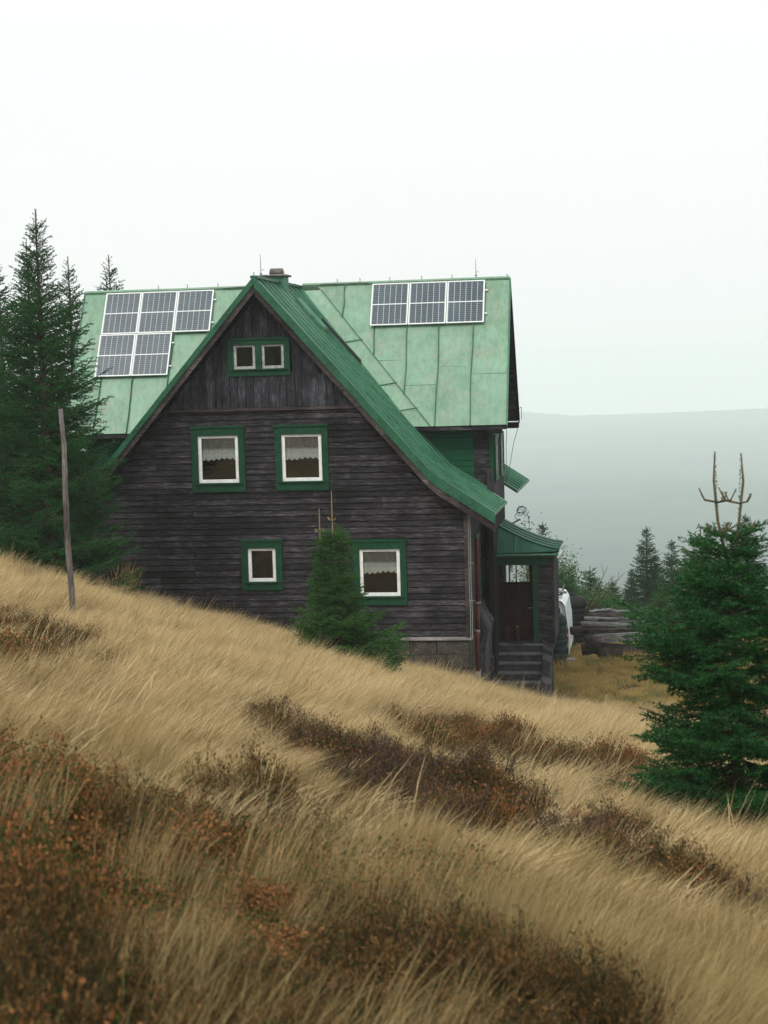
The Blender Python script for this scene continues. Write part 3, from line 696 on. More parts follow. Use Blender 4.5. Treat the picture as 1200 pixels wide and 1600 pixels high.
# ridge fittings and lightning rods
for x_ in (-4.1, -3.25, -2.35, 1.1, 1.75, 2.6, 3.5, 4.35):
    MB().tube([(x_, WY, WZ+.02), (x_, WY, WZ+.17)], .012, 5).build('ridge_clip', 'metal', house)
MB().tube([(.0, -.42, RIDGE), (.0, -.42, RIDGE+.13)], .012, 5).build('ridge_clip', 'metal', house)
MB().tube([(XR, WY, WZ), (XR-.08, WY+.02, WZ+.14)], .014, 5).build('ridge_clip', 'metal', house)
for x_, y_, h_ in ((.02, .3, .62), (5.02, WY, .58)):
    zb = RIDGE if x_ < 1 else WZ
    rd = MB().tube([(x_, y_, zb), (x_, y_, zb+h_*.35), (x_, y_, zb+h_)], [.013, .011, .006], 6).build('lightning_rod', 'metal', house)
    MB().tube([(x_, y_, zb+.1), (x_, y_, zb+.15)], .03, 6).build('rod_clamp', 'metal', rd)
    MB().tube([(x_, y_, zb+.22), (x_+.09, y_, zb+.22)], .007, 5).build('rod_arm', 'metal', rd)
MB().tube([(x_, WY-.06, WZ+.04-.012*abs(math.sin(x_*3.7))) for x_ in np.linspace(.6, 2.0, 12)], .012, 5).build('conductor_wire', 'metal', house)
MB().tube([(x_, WY-.06, WZ+.04-.012*abs(math.sin(x_*3.7))) for x_ in np.linspace(-2.2, -1.0, 9)], .012, 5).build('conductor_wire', 'metal', house)
# wires and bent bracket at the wing gable
for pts in ([(5.62, 7.4, 5.15), (5.6, 7.2, 4.6), (5.58, 7.2, 3.5)], [(5.98, 7.6, 5.25), (5.8, 7.4, 4.6), (5.62, 7.2, 3.6)], [(6.02, 7.8, 5.3), (6.02, 7.8, 5.65)], [(6.02, 7.8, 5.65), (5.94, 7.8, 5.6)]):
    MB().tube(pts, .008, 5).build('gable_wire', 'dark_metal', house)
tg = MB(); rr = random.Random(3)
for k in range(5):
    c = Vector((5.98+rr.uniform(-.08, .1), 7.3, 2.55+rr.uniform(-.08, .14))); ra = rr.uniform(.08, .16); t0 = rr.uniform(0, 6)
    tg.tube([(c.x+ra*math.cos(t0+a), c.y+rr.uniform(-.03, .03), c.z+ra*.8*math.sin(t0+a)) for a in np.linspace(0, 5.2, 12)], .009, 5)
tg.tube([(6.15, 7.3, 2.6), (6.22, 7.3, 2.3), (6.2, 7.3, 2.1), (5.9, 7.3, 2.05), (5.7, 7.2, 2.12)], .009, 5)
tg.tube([(5.65, 7.1, 2.16), (6.0, 7.2, 2.05), (6.55, 7.3, 1.88)], .012, 5); tg.tube([(6.1, 7.22, 2.02), (6.1, 7.22, 1.85)], .02, 6); tg.tube([(5.75, 7.1, 2.3), (5.95, 7.2, 2.4)], .025, 5)
tg.build('cable_coil', 'dark_metal', house)

# ------------------------------------------------------------------ porch
PY = 4.6
pch = empty('porch'); pch.parent = house
def part(mb, name, mt, parent=pch, **kw): return mb.build(name, mt, parent, **kw)
# front hip of the porch roof, curved upper edge; the side slope behind it
A = (5.18, 4.33, 1.70); B = (7.22, 4.33, 1.76)
edge = []
for k in range(9):
    u = k/8; edge.append((5.18+u*2.04, 4.33+.95*(1-u)**1.1, 1.80+.76*(1-u)**1.55))
mbh = MB(); n = len(edge)
for k in range(n-1):
    e0, e1 = edge[k], edge[k+1]; b0 = (e0[0], 4.33, 1.70+.06*k/(n-1)); b1 = (e1[0], 4.33, 1.70+.06*(k+1)/(n-1))
    mbh.prism([b0, b1, e1, e0], [(b0[0], b0[1]+.02, b0[2]-.03), (b1[0], b1[1]+.02, b1[2]-.03), (e1[0], e1[1]+.02, e1[2]-.03), (e0[0], e0[1]+.02, e0[2]-.03)])
part(mbh, 'roof_front', M['green_porch'] if 'green_porch' in M else 'green_board')
for j, (ya, yb) in enumerate(((.0, .55), (.56, 1.1), (1.11, 1.7), (1.71, 2.3))):
    mbs = MB()
    for k in range(n-1):
        e0, e1 = edge[k], edge[k+1]
        y0a = e0[1]+ya*(1 if j else 1); y1a = e1[1]+ya
        mbs.prism([(e0[0], e0[1]+ya, e0[2]+.02), (e1[0]+.0, e1[1]+ya, e1[2]+.02), (e1[0], e1[1]+yb, e1[2]+.02), (e0[0], e0[1]+yb, e0[2]+.02)],
                  [(e0[0], e0[1]+ya, e0[2]-.02), (e1[0], e1[1]+ya, e1[2]-.02), (e1[0], e1[1]+yb, e1[2]-.02), (e0[0], e0[1]+yb, e0[2]-.02)])
    part(mbs, 'roof_sheet', 'green_porch')
    part(MB().tube([(e[0], e[1]+ya, e[2]+.03) for e in edge], .022, 6), 'roof_rib', 'green_porch')
part(MB().tube([(6.0, 4.315, 1.72), (6.02, 4.60, 2.03), (6.03, 4.78, 2.13)], .014, 5), 'standing_seam', 'green_roof')
part(MB().box(5.18, 7.2, 4.35, 4.42, 1.60, 1.68), 'fascia_board', 'green_paint')
part(MB().tube([(5.2, 4.28, 1.655), (7.2, 4.28, 1.665)], .035, 8), 'gutter', 'green_roof')
part(MB().tube([(7.24, 4.25, 1.64), (7.27, 4.9, 1.66), (7.27, 6.7, 1.66)], .04, 8), 'gutter', 'metal')
part(MB().tube([(7.17, 4.25, 1.60), (7.24, 4.2, 1.66), (7.30, 4.2, 1.80)], .022, 6), 'gutter_end', 'alu')
part(MB().box(5.2, 7.0, PY+.0, PY+.08, 1.35, 1.60), 'lintel', 'green_paint')
# walls
part(MB().box(6.55, 6.97, PY+.03, PY+.12, -.85, 1.35), 'porch_wall', 'inner')
z = -.84
while z < 1.34:
    h = .165*rnd.uniform(.94, 1.06)
    part(MB().prism([(6.60, PY, z+.003), (6.985, PY, z+.003), (6.985, PY+.016, z+h), (6.60, PY+.016, z+h)], [(6.60, PY+.03, z), (6.985, PY+.03, z), (6.985, PY+.03, z+h), (6.60, PY+.03, z+h)]), 'plank', 'wood_x')
    z += h
part(MB().box(6.97, 7.05, PY-.02, 6.9, -.85, 1.6), 'porch_wall', 'wood_y')
part(MB().box(6.46, 6.60, PY-.02, PY+.1, -.8, 1.35), 'door_post', 'green_paint')
part(MB().box(5.28, 5.42, PY-.02, PY+.1, -.8, 1.35), 'door_post', 'green_paint')
part(MB().box(5.52, 6.46, 5.06, 5.12, 1.42, 1.56), 'inner_lintel', 'inner')
part(MB().box(5.2, 7.0, PY, 6.9, -1.0, -.83), 'landing', 'step')
part(MB().box(5.2, 6.9, PY+.12, 6.9, 1.6, 1.66), 'ceiling', 'inner')
# inner door with two panes
dr = MB(); dx0, dx1 = 5.50, 6.42
zz0, zz1 = .82, 1.38
dr.box(dx0, 5.58, 5.08, 5.13, -.82, 1.45); dr.box(6.36, dx1, 5.08, 5.13, -.82, 1.45); dr.box(5.58, 6.36, 5.08, 5.13, -.82, -.7); dr.box(5.58, 6.36, 5.08, 5.13, zz1, 1.45); dr.box(5.58, 6.36, 5.08, 5.13, .74, zz0)
dr.box(5.955, 5.985, 5.08, 5.13, zz0, zz1)
door = dr.build('door', 'door_wood', pch)
x = 5.58
while x < 6.35:
    MB().box(x+.003, x+.094, 5.09, 5.115, -.7, .74).build('plank', 'door_wood', door); x += .0975
MB().box(5.58, 5.955, 5.1, 5.106, zz0, zz1).build('pane', 'glass', door); MB().box(5.985, 6.36, 5.1, 5.106, zz0, zz1).build('pane', 'glass', door)
MB().tube([(6.39, 5.07, .1), (6.39, 5.02, .1), (6.30, 5.02, .1)], .014, 6).build('handle', 'metal', door)
# back wall of the porch with a window opening opposite the door panes
part(MB().box(5.2, 7.0, 6.8, 6.9, -.85, .55).box(5.2, 5.3, 6.8, 6.9, .551, 1.6).box(6.2, 7.0, 6.8, 6.9, .551, 1.6).box(5.301, 6.199, 6.8, 6.9, 1.40, 1.6), 'back_wall', 'wood_x')
part(MB().box(5.62, 5.66, 6.8, 6.9, .552, 1.398), 'window_frame', 'old_white')
lmp = part(MB().tube([(5.88, PY-.02, 1.37), (5.88, PY-.02, 1.28)], [.05, .03], 8), 'porch_lamp', 'metal')
MB().tube([(5.88, PY-.02, 1.28), (5.88, PY-.02, 1.22), (5.88, PY-.02, 1.17)], [.035, .045, .02], 8).build('bulb', 'clear_lens', pch)
# steps
nst = 7; z1 = -.83; yb = PY-.0
for k in range(nst):
    zt = z1-.005-.225*k; yf = yb-.10-.24*(k)
    jl = rnd.uniform(-.01, .01)
    MB().prism([(5.45, yf-.02, zt), (6.72+jl, yf-.02, zt-.006), (6.72+jl, yf+.32, zt), (5.45, yf+.32, zt)], [(5.45, yf-.02, zt-.06), (6.72+jl, yf-.02, zt-.066), (6.72+jl, yf+.32, zt-.06), (5.45, yf+.32, zt-.06)]).build('step_tread', 'tread', pch, bevel=.012)
    MB().box(5.45, 6.70+jl, yf+.012, yf+.30, zt-.235, zt-.061).build('step_riser', 'step', pch)
for j, (x0, x1, y0, y1, zt) in enumerate(((6.73, 6.98, 3.0, 3.62, -1.6), (6.73, 6.97, 3.63, 4.2, -1.1), (6.72, 6.99, 4.21, 4.62, -.9), (5.18, 5.45, 3.2, 3.9, -.9), (5.18, 5.45, 3.91, 4.6, -.55))):
    MB().prism([(x0, y0, -3), (x1, y0, -3), (x1, y0, zt-.1), (x0, y0, zt)], [(x0, y1, -3), (x1, y1, -3), (x1, y1, zt-.02), (x0, y1, zt+.06)]).build('step_cheek', 'dark_stone', pch, bevel=.02)
MB().prism([(6.62, PY-.03, -.72), (7.04, PY-.03, -.98), (7.04, PY-.03, -.94), (6.62, PY-.03, -.68)], [(6.62, PY+.0, -.72), (7.04, PY+.0, -.98), (7.04, PY+.0, -.94), (6.62, PY+.0, -.68)]).build('wall_trim', 'wood_brown', pch)
mt_ = MB().box(5.76, 6.18, 4.45, 4.75, -.825, -.805).build('door_mat', 'dark_metal'); tag(mt_, 'small black door mat on the top step of the porch', 'door mat')
for k, (x_, mtl, lab) in enumerate(((5.70, 'red_item', 'dull red gas canister standing left inside the dark porch'), (5.98, 'red_item', 'small reddish canister with pale cap in the middle of the dark porch floor'))):
    e = empty('canister', (x_, 4.93, -.825), label=lab, cat='canister')
    MB().tube([(0, 0, 0), (0, 0, .30), (0, 0, .36), (0, 0, .38)], [.075, .075, .05, .02], 12).build('body', mtl, e, True)
    MB().tube([(0, 0, .38), (0, 0, .44)], .025, 8).build('cap', 'wood_trim' if k else 'dark_metal', e)

# ------------------------------------------------------------------ solar panels
PVL = 1.355
def pv_mesh():
    out = {}
    W, H = 1.04, PVL
    fr = MB(); w = .028
    fr.box(0, w, 0, H, -.02, .02).box(W-w, W, 0, H, -.02, .02).box(w, W-w, 0, w, -.02, .02).box(w, W-w, H-w, H, -.02, .02)
    out['frame'] = (fr, 'alu'); out['backing'] = (MB().box(w, W-w, w, H-w, -.012, .004), 'pv_back')
    ce = MB(); cw = (W-2*w-.02)/6; hh = (H-2*w-.05)/2/10
    for i in range(6):
        for h2 in range(2):
            for j in range(10):
                x0 = w+.01+i*cw; y0 = w+.012+h2*((H-2*w)/2+.006)+j*hh
                ce.box(x0+.0075, x0+cw-.0075, y0+.003, y0+hh-.003, .0045, .008)
    out['cells'] = (ce, 'cell'); out['busbar'] = (MB().box(w, W-w, H/2-.012, H/2+.012, .0045, .012), 'alu')
    return out
PVM = None
def solar(x0, s0, label, jr):
    global PVM
    base = Vector(wp(x0, s0+PVL, .09)); e = empty('solar_panel', base, label=label, cat='solar panel', group='solar panels on the pale green roof')
    up = (Vector(wp(x0, s0))-Vector(wp(x0, s0+1))).normalized(); rx = Vector((1, 0, 0)); nn = rx.cross(up)
    e.matrix_world = Matrix(((rx.x, up.x, nn.x, base.x), (rx.y, up.y, nn.y, base.y), (rx.z, up.z, nn.z, base.z), (0, 0, 0, 1)))
    if PVM is None:
        PVM = {}
        for k, (mb, mt) in pv_mesh().items():
            o_ = mb.build(k, mt, e); PVM[k] = o_
            if k == 'cells': o_['kind'] = 'stuff'
    else:
        for k, o_ in PVM.items():
            c = o_.copy(); COL.objects.link(c); c.parent = e
    for yy in (.3, 1.05):
        if jr: MB().beam((1.042, yy, -.03), (1.12, yy, -.03), .03, .03).build('rail_end', 'alu', e)
g = 1.06
solar(2.12, .08, 'left solar panel of the row of three on the right roof', 0)
solar(2.12+g, .08, 'middle solar panel of the row of three on the right roof', 0)
solar(2.12+2*g, .08, 'right solar panel of the row of three, nearest the right roof end', 1)
s2 = .08+PVL+.025
solar(-5.60, .08, 'solar panel at the upper left corner of the left roof block of five', 0)
solar(-5.60+g, .08, 'solar panel in the middle of the upper row of the left roof block', 0)
solar(-5.60+2*g, .08, 'solar panel at the right end of the upper row, nearest the front gable', 1)
solar(-5.62, s2, 'solar panel at the lower left of the left roof block, behind the spruce branch', 0)
solar(-5.62+g, s2, 'solar panel at the right of the lower row on the left roof', 1)

# ------------------------------------------------------------------ post
px_, py_ = 1.27, -19.0; gzp = float(gz(px_, py_))
pts = [(.03, 0, -.4), (.02, 0, .6), (-.01, 0, 1.3), (-.01, .0, 2.0), (.0, .0, 2.7), (-.03, 0, 3.25)]
lean = 0
pt_ = MB().tube([(p[0]+lean*p[2], p[1], p[2]) for p in pts], [.046, .045, .043, .041, .036, .031], 12)
po_ = pt_.build('wooden_post', 'post', None, True); po_.location = (px_+.05, py_, gzp+.03); tag(po_, 'tall thin grey weathered wooden post standing in the grass at left', 'post')

# ------------------------------------------------------------------ yard things
vz = float(gz(6.0, 14.5))+.02
van = empty('van', (5.99, 14.0, vz), label='white van parked behind the house, rear end showing beside the porch', cat='van')
sec = [(-.0, .30), (-1.0, .30), (-1.0, .9), (-.99, 1.25), (-.90, 1.95), (-.80, 2.12), (-.5, 2.18), (.5, 2.18), (.80, 2.12), (.90, 1.95), (.99, 1.25), (1.0, .9), (1.0, .30)]
nose = [(0, 0, 1), (.06, .05, 1)]
mbv = MB(); secs = [(.10, .96, .0), (.0, 1, .0), (2.9, 1, .0), (3.3, .99, -.03)]
def vs(y, kx, dz, zc=9): return [(x_*kx, y, min(z_+dz*(z_ > 1), zc)) for x_, z_ in sec[1:]]
loops = [vs(.12, .93, 0, 2.02), vs(0.0, .985, -.01), vs(.08, 1, 0), vs(2.9, 1, 0), vs(3.5, .97, 0, 1.55), vs(4.3, .93, 0, 1.15), vs(4.4, .88, 0, .95)]
nn_ = len(loops[0]); i0 = 0
for lp in loops: mbv.v += lp
for k in range(len(loops)-1):
    for j in range(nn_): mbv.f.append((k*nn_+j, k*nn_+(j+1) % nn_, (k+1)*nn_+(j+1) % nn_, (k+1)*nn_+j))
mbv.f.append(tuple(range(nn_))); mbv.f.append(tuple((len(loops)-1)*nn_+j for j in range(nn_))[::-1])
mbv.build('body', 'van_paint', van, False, .02)
MB().prism([(-.75, -.012, 1.22), (.78, -.012, 1.22), (.72, -.012, 1.88), (-.68, -.012, 1.88)], [(-.75, .05, 1.22), (.78, .05, 1.22), (.72, .05, 1.88), (-.68, .05, 1.88)]).build('rear_window', 'van_glass', van)
for sx in (-1, 1):
    MB().box(sx*.93-.055, sx*.93+.055, -.02, .1, .75, 1.18).build('tail_lamp', 'red_lens', van)
    MB().box(sx*.93-.05, sx*.93+.05, -.026, -.0201, .92, 1.02).build('reverse_lamp', 'clear_lens', van)
    for yy in (.75, 3.6):
        wh = MB().tube([(sx*.80, yy, .32), (sx*.985, yy, .32)], .32, 18).build('tyre', 'black_plastic', van)
        MB().tube([(sx*.985, yy, .32), (sx*1.0, yy, .32)], .19, 12).build('hub', 'metal', wh)
MB().box(-.98, .98, -.07, .02, .35, .56).build('bumper', 'dark_metal', van)
MB().box(-.25, .25, -.03, -.012, .62, .74).build('number_plate_recess', 'dark_metal', van)
rk = MB()
for yy in (.5, 1.5, 2.5): rk.beam((-.8, yy, 2.26), (.8, yy, 2.26), .05, .05)
rk.beam((-.75, .3, 2.30), (-.75, 2.7, 2.30), .05, .06); rk.beam((.75, .3, 2.30), (.75, 2.7, 2.30), .05, .06)
rk.build('roof_rack', 'dark_metal', van)
MB().tube([(.35, .8, 2.30), (.35, .8, 2.36), (.35, .8, 2.40), (.35, .8, 2.44)], [.42, .44, .36, .30], 20).build('roof_vent', 'metal', van, False)
MB().tube([(.82, .6, 2.29), (.82, .6, 2.36)], [.12, .11], 12).build('roof_vent', 'metal', van)

def tank(x, y, r, h, label, mtl, dome):
    e = empty('water_tank', (x, y, float(gz(x, y))-.05), label=label, cat='water tank')
    pr = []; z_ = 0.; nr = 7
    hb = h-dome
    for k in range(nr):
        a = hb*k/nr; d = hb/nr
        pr += [(r*.90, a), (r*.99, a+d*.22), (r, a+d*.5), (r*.99, a+d*.78), (r*.90, a+d)]
    mb = MB(); mb.tube([(0, 0, q[1]) for q in pr], [q[0] for q in pr], 28); mb.build('ribbed_wall', mtl, e, True)
    dm = MB(); pts_ = [(r*.9, hb), (r*1.0, hb+.05), (r*1.0, hb+dome*.35), (r*.85, hb+dome*.7), (r*.45, hb+dome*.95), (r*.2, hb+dome)]
    dm.tube([(0, 0, q[1]) for q in pts_], [q[0] for q in pts_], 28); dm.build('domed_top', mtl, e, True)
    MB().tube([(0, 0, h), (0, 0, h+.05)], r*.25, 14).build('lid', mtl, e)
tank(6.95, 18.9, .48, 1.92, 'large black ribbed plastic tank with domed top beside the log pile', 'black_plastic', .45)
tank(6.72, 11.6, .33, 1.95, 'narrow dark ribbed plastic tank close behind the porch corner', 'rubber', .4)
def small_block(x, y, lab):
    b_ = MB().box(-.28, .28, -.2, .2, 0, .35).build('concrete_block', 'wood_trim', None, bevel=.02); b_.location = (x, y, float(gz(x, y))-.02); tag(b_, lab, 'block')
small_block(6.98, 12.4, 'pale concrete block lying in the grass below the van tail lamp')

def log(x, y, z, Ln, r, rz, ry, label, mtl='log', square=False, taper=.85):
    rr = random.Random(int(abs(x*1000+z*77))); n = 9
    mb = MB()
    if square:
        mb.box(-Ln/2, Ln/2, -r, r, -r*.7, r*.7)
    else:
        pts_ = [(-Ln/2+Ln*k/(n-1), rr.uniform(-.02, .02), rr.uniform(-.02, .02)) for k in range(n)]
        mb.tube(pts_, [r*(1-(1-taper)*k/(n-1))*rr.uniform(.94, 1.05) for k in range(n)], 12)
    o_ = mb.build('log', mtl, None, not square, .01 if square else 0); o_.location = (x, y, z); o_.rotation_euler = (0, ry, rz)
    tag(o_, label, 'log', 'logs in the woodpile')
    return o_
LY = 13.2
def lz(py): return 6.8-(py-570.5)*(LY+43)/2700*.995
def lx(px): return 9.65-(1009-px)*(LY+43)/2700+.0
LG = [
 (968, 1018, 78, .235, .10, .0, 'thick dark brown log at the foot of the pile', 'log_brown', False),
 (1030, 1016, 70, .21, -.2, .03, 'brown log at the foot of the pile behind the big spruce branches', 'log_brown', False),
 (962, 978, 118, .105, .02, .03, 'long smooth silver log running across the middle of the pile', 'log', False),
 (1020, 984, 70, .10, .3, .05, 'silver log whose thin end sticks out to the right of the pile', 'log', False),
 (965, 998, 70, .10, -.25, -.07, 'squared pale beam lying slanted above the thick brown log', 'log', True),
 (960, 991, 78, .075, -.2, -.08, 'narrow squared beam lying on the slanted pale beam', 'log', True),
 (945, 988, 60, .08, .1, .0, 'thin grey log in the shadowed middle of the pile', 'log', False),
 (952, 966, 80, .09, .06, .02, 'grey purple log on the left top of the pile', 'log_brown', False),
 (958, 961, 72, .06, -.05, .03, 'thin grey pole lying along the top edge of the pile', 'log', False),
 (945, 971, 75, .08, .0, .04, 'rough grey log just above the long silver log', 'log', False),
 (924, 1000, 34, .17, .9, .3, 'short dark split log end poking out at the left of the pile', 'log_brown', False),
 (905, 990, 40, .14, .2, .0, 'dark log tucked at the left end of the pile by the tank', 'log_brown', False),
 (975, 968, 90, .055, .04, .01, 'thin silver pole squeezed in above the long smooth log', 'log', False),
 (950, 984, 84, .06, -.06, .0, 'thin dark pole just below the long smooth log', 'log_brown', False),
 (985, 975, 60, .05, .12, -.03, 'thin pole end showing at the right above the pointed log', 'log', False),
 (926, 1017, 48, .2, .25, .0, 'dark log lying on the ground at the left foot of the pile', 'log_brown', False),
 (1000, 1000, 70, .16, -.1, .02, 'grey brown log wedged between the slanted beams and the foot logs', 'log_brown', False),
 (932, 958, 36, .045, .3, -.03, 'short pale stick on the very top of the pile', 'log', False)]
for k, (px, py, ln, r, rz, ry, lab, mtl, sq) in enumerate(LG):
    log(lx(px), LY+(.0, .6, .0, .5, -.35, -.25, .2, .45, .75, .3, -.3, .6, .1, -.1, .3, .3, .35, .6)[k], lz(py), ln/47.8, r, rz, ry, lab, mtl, sq)
for k, (x_, y_, h_) in enumerate(((6.75+.35, 13.5, .3),)): pass

# ------------------------------------------------------------------ spruces
def norm(a): return a/np.maximum(np.linalg.norm(a, axis=-1, keepdims=True), 1e-9)
def spruce_parts(H, Rb, seed, whorl=.2, per=6, z0=.04, twig_sp=.06, needle_sp=.014, nl=.028, nw=.008, leaders=None, bare=.12, shape=.8, gaps=(), asym=None, topw=.35, lean=0., dens=1., side=1.):
    g = np.random.default_rng(seed)
    trunk = MB(); limbs = MB()
    n = 14; tp = [(lean*H*(k/n)**1.5+g.normal(0, .008)*H*.12, g.normal(0, .008)*H*.12, H*k/n*(1 if not leaders else .80)) for k in range(n+1)]
    tp[0] = (0, 0, -.3); r0 = .014*H+.01
    trunk.tube(tp, [r0*(1-.93*k/n) for k in range(n+1)], 9)
    tx = lambda z: (np.interp(z, [p[2] for p in tp], [p[0] for p in tp]), np.interp(z, [p[2] for p in tp], [p[1] for p in tp]))
    P0, P1, W = [], [], []                # twig segments
    z = H*z0
    top = H*(1-bare)
    while z < top:
        t = (z-H*z0)/(H*(1-z0)); npb = per if t < .85 else max(4, per-1)
        a0 = g.uniform(0, 6.28)
        for k in range(npb):
            if g.random() < .06: continue
            az = a0+6.283*k/npb+g.normal(0, .25)
            Lb = Rb*((1-t)**shape*(1-.0)+topw*.25*(1-t))*g.uniform(.72, 1.12)
            if t < .12: Lb *= .75+2*t
            if asym: Lb *= asym(az, t)
            for (za, zb, fa) in gaps:
                if za < t < zb: Lb *= fa
            if Lb < .07: Lb = .07
            el = np.interp(t, [0, .35, .7, .9, 1], [-.22, -.02, .3, .6, .95])+g.normal(0, .1)
            nb = 8; s = np.linspace(0, 1, nb); bx_, by_ = tx(z)
            hz = Lb*s*math.cos(el*.8); vz_ = Lb*(math.sin(el)*s+(.16 if t < .6 else .1)*s**2.2-.06*np.sin(s*3.1)*(t < .6))
            daz = az+.25*g.normal()*s**2
            pts_ = np.stack([bx_+np.cos(daz)*hz, by_+np.sin(daz)*hz, z+g.normal(0, .3)*whorl+vz_], -1)
            limbs.tube([tuple(p) for p in pts_[::(1 if Lb > .8 else 2)]], [max(.004, (.007+.011*Lb)*(1-.85*q)) for q in s[::(1 if Lb > .8 else 2)]], 4, False)
            # main axis covered with needles outside the inner part
            for q in range(nb-1):
                if s[q] > .25: P0.append(pts_[q]); P1.append(pts_[q+1]); W.append(1.)
            m = max(3, int(Lb*1.15/twig_sp*dens)); su = np.linspace(.16, .985, m)+g.normal(0, .01, m)
            for i_, q in enumerate(np.clip(su, .05, .99)):
                p = np.array([np.interp(q, s, pts_[:, c]) for c in range(3)])
                dr = norm(np.array([np.interp(min(q+.05, 1), s, pts_[:, c])-np.interp(max(q-.05, 0), s, pts_[:, c]) for c in range(3)]))
                sd_ = np.array([-dr[1], dr[0], 0]); sd_ = norm(sd_)*(1 if i_ % 2 else -1)
                ang = g.uniform(.65, 1.1); lt = (.13+.46*Lb*(1-q)**.8*min(1, q*2.6))*g.uniform(.6, 1.15); lt = min(lt, .75)
                dv = norm(dr*math.cos(ang)+sd_*math.sin(ang)+np.array([0, 0, g.normal(-.10 if t < .7 else .1, .13)]))
                e = p+dv*lt+np.array([0, 0, -.12*lt])
                P0.append(p); P1.append(e); W.append(.9)
                if lt > .16:
                    m2 = int(lt/(twig_sp*1.5)*dens)
                    for j in range(m2):
                        u = (j+.7)/(m2+.3); pp = p+(e-p)*u; sd2 = norm(np.cross(dv, [0, 0, 1.]))*(1 if j % 2 else -1)
                        d2 = norm(dv*.7+sd2*.75+np.array([0, 0, g.normal(-.05, .2)])); l2 = (.05+.38*lt*(1-u))*g.uniform(.7, 1.2)
                        P0.append(pp); P1.append(pp+d2*l2); W.append(.8)
        z += whorl*g.uniform(.8, 1.2)*(1-.25*t)
    # leaders: bare shoots with sparse needles
    lead = MB()
    for (dx, dy, za, zb, kink) in (leaders or [(0, 0, top-.1, H, 0)]):
        bx_, by_ = tx(za); x0, y0 = bx_+dx*.3, by_+dy*.3
        pl = [(x0, y0, za), (bx_+dx, by_+dy, za+(zb-za)*.4), (bx_+dx+kink, by_+dy, za+(zb-za)*.75), (bx_+dx+kink*.6, by_+dy, zb)]
        lead.tube(pl, [.012+.002*H*.6, .013, .011, .006], 6)
        if leaders:
            for lv, ln_ in ((.56, .40), (.30, .30)):
                zc = za+(zb-za)*lv
                for k in range(5):
                    a = g.uniform(0, 6.28) if k > 1 else (0 if k else math.pi)+g.normal(0, .3); ln2 = side*ln_*g.uniform(.55, 1.05)*H/5
                    c = np.array([bx_+dx, by_+dy, zc]); q1 = c+np.array([math.cos(a)*ln2*.6, math.sin(a)*ln2*.6, ln2*.12]); q2 = c+np.array([math.cos(a)*ln2*.85, math.sin(a)*ln2*.85, ln2*.6])
                    lead.tube([tuple(c), tuple(q1), tuple(q2)], [.009, .008, .005], 5)
                    if lv < .4: P0.append(c); P1.append(q1); W.append(.7)
                    P0.append(q1); P1.append(q2); W.append(.5 if lv < .4 else .2)
        P0.append(np.array(pl[1])); P1.append(np.array(pl[3])); W.append(.6)
        if not leaders:
            for k in range(9):
                zc = za+(zb-za)*(.1+.75*k/9); a = g.uniform(0, 6.28); ln2 = .09*H/5*(1.4-k/9)
                P0.append(np.array([bx_, by_, zc])); P1.append(np.array([bx_+math.cos(a)*ln2, by_+math.sin(a)*ln2, zc+ln2*.7])); W.append(.7)
    P0 = np.array(P0); P1 = np.array(P1); W = np.array(W)
    D = P1-P0; Ln = np.linalg.norm(D, axis=1); D = D/np.maximum(Ln[:, None], 1e-6)
    cnt = np.maximum(3, (Ln/needle_sp*1.9*W).astype(int)); idx = np.repeat(np.arange(len(P0)), cnt); m = len(idx)
    u = g.random(m)[:, None]; base = P0[idx]+D[idx]*(Ln[idx][:, None]*u)
    rv = g.normal(0, 1, (m, 3)); rv[:, 2] += .35; rad = norm(rv-D[idx]*np.sum(rv*D[idx], 1, keepdims=True))
    nd = norm(D[idx]*.75+rad*.8); cr_ = norm(np.cross(nd, g.normal(0, 1, (m, 3))))
    l_ = nl*g.uniform(.7, 1.25, (m, 1)); w_ = nw*1.7*g.uniform(.8, 1.2, (m, 1))
    tri = np.stack([base-cr_*w_*.5, base+cr_*w_*.5, base+nd*l_], 1)
    return trunk, limbs, lead, tri
def spruce(loc, label, mats=('bark', 'limb', 'bark_young', 'needle'), group=None, shared=None, scale=1., rz=0., **kw):
    e = empty('spruce_tree', loc, rz, label=label, cat='tree'); e.scale = (scale,)*3
    if group: e['group'] = group
    if shared is None:
        trunk, limbs, lead, tri = spruce_parts(**kw)
        a = trunk.build('trunk', mats[0], e, True); b = limbs.build('limbs', mats[1], e, True); c = lead.build('leader_shoot', mats[2], e, True)
        me = tris_mesh('crown', tri); d = link('crown', me, M[mats[3]], e)
        return e, [a, b, c, d], len(tri)
    for o_ in shared:
        c = o_.copy(); COL.objects.link(c); c.parent = e
    return e, shared, 0
tot = 0
def gp(x, y, dz=0): return (x, y, float(gz(x, y))+dz)
# foreground spruce at the right
zb = float(gz(10.36, -27.8)); H_ = 6.13-zb
asy = lambda az, t: (1.45 if (.44 < t < .58) and math.cos(az) < -.3 else 1.)*(np.interp(t, [.6, .8], [1., .62]))*(.95 if math.cos(az) > 0 else 1.08)
e, _, n_ = spruce((10.37, -27.8, zb-.1), 'large dark green spruce with two bare forked tip shoots at the right edge', mats=('bark', 'limb', 'shoot', 'needle'),
    H=H_, Rb=.95, seed=11, whorl=.105, per=8, z0=.015, twig_sp=.036, needle_sp=.0085, nl=.023, nw=.006, shape=.66, bare=.20, topw=.3, gaps=((.34, .40, .55),), asym=asy,
    leaders=[(-.12, 0, H_*.72, H_*1.0, -.03), (.06, 0, H_*.72, H_*.995, .04)], side=.8); tot += n_
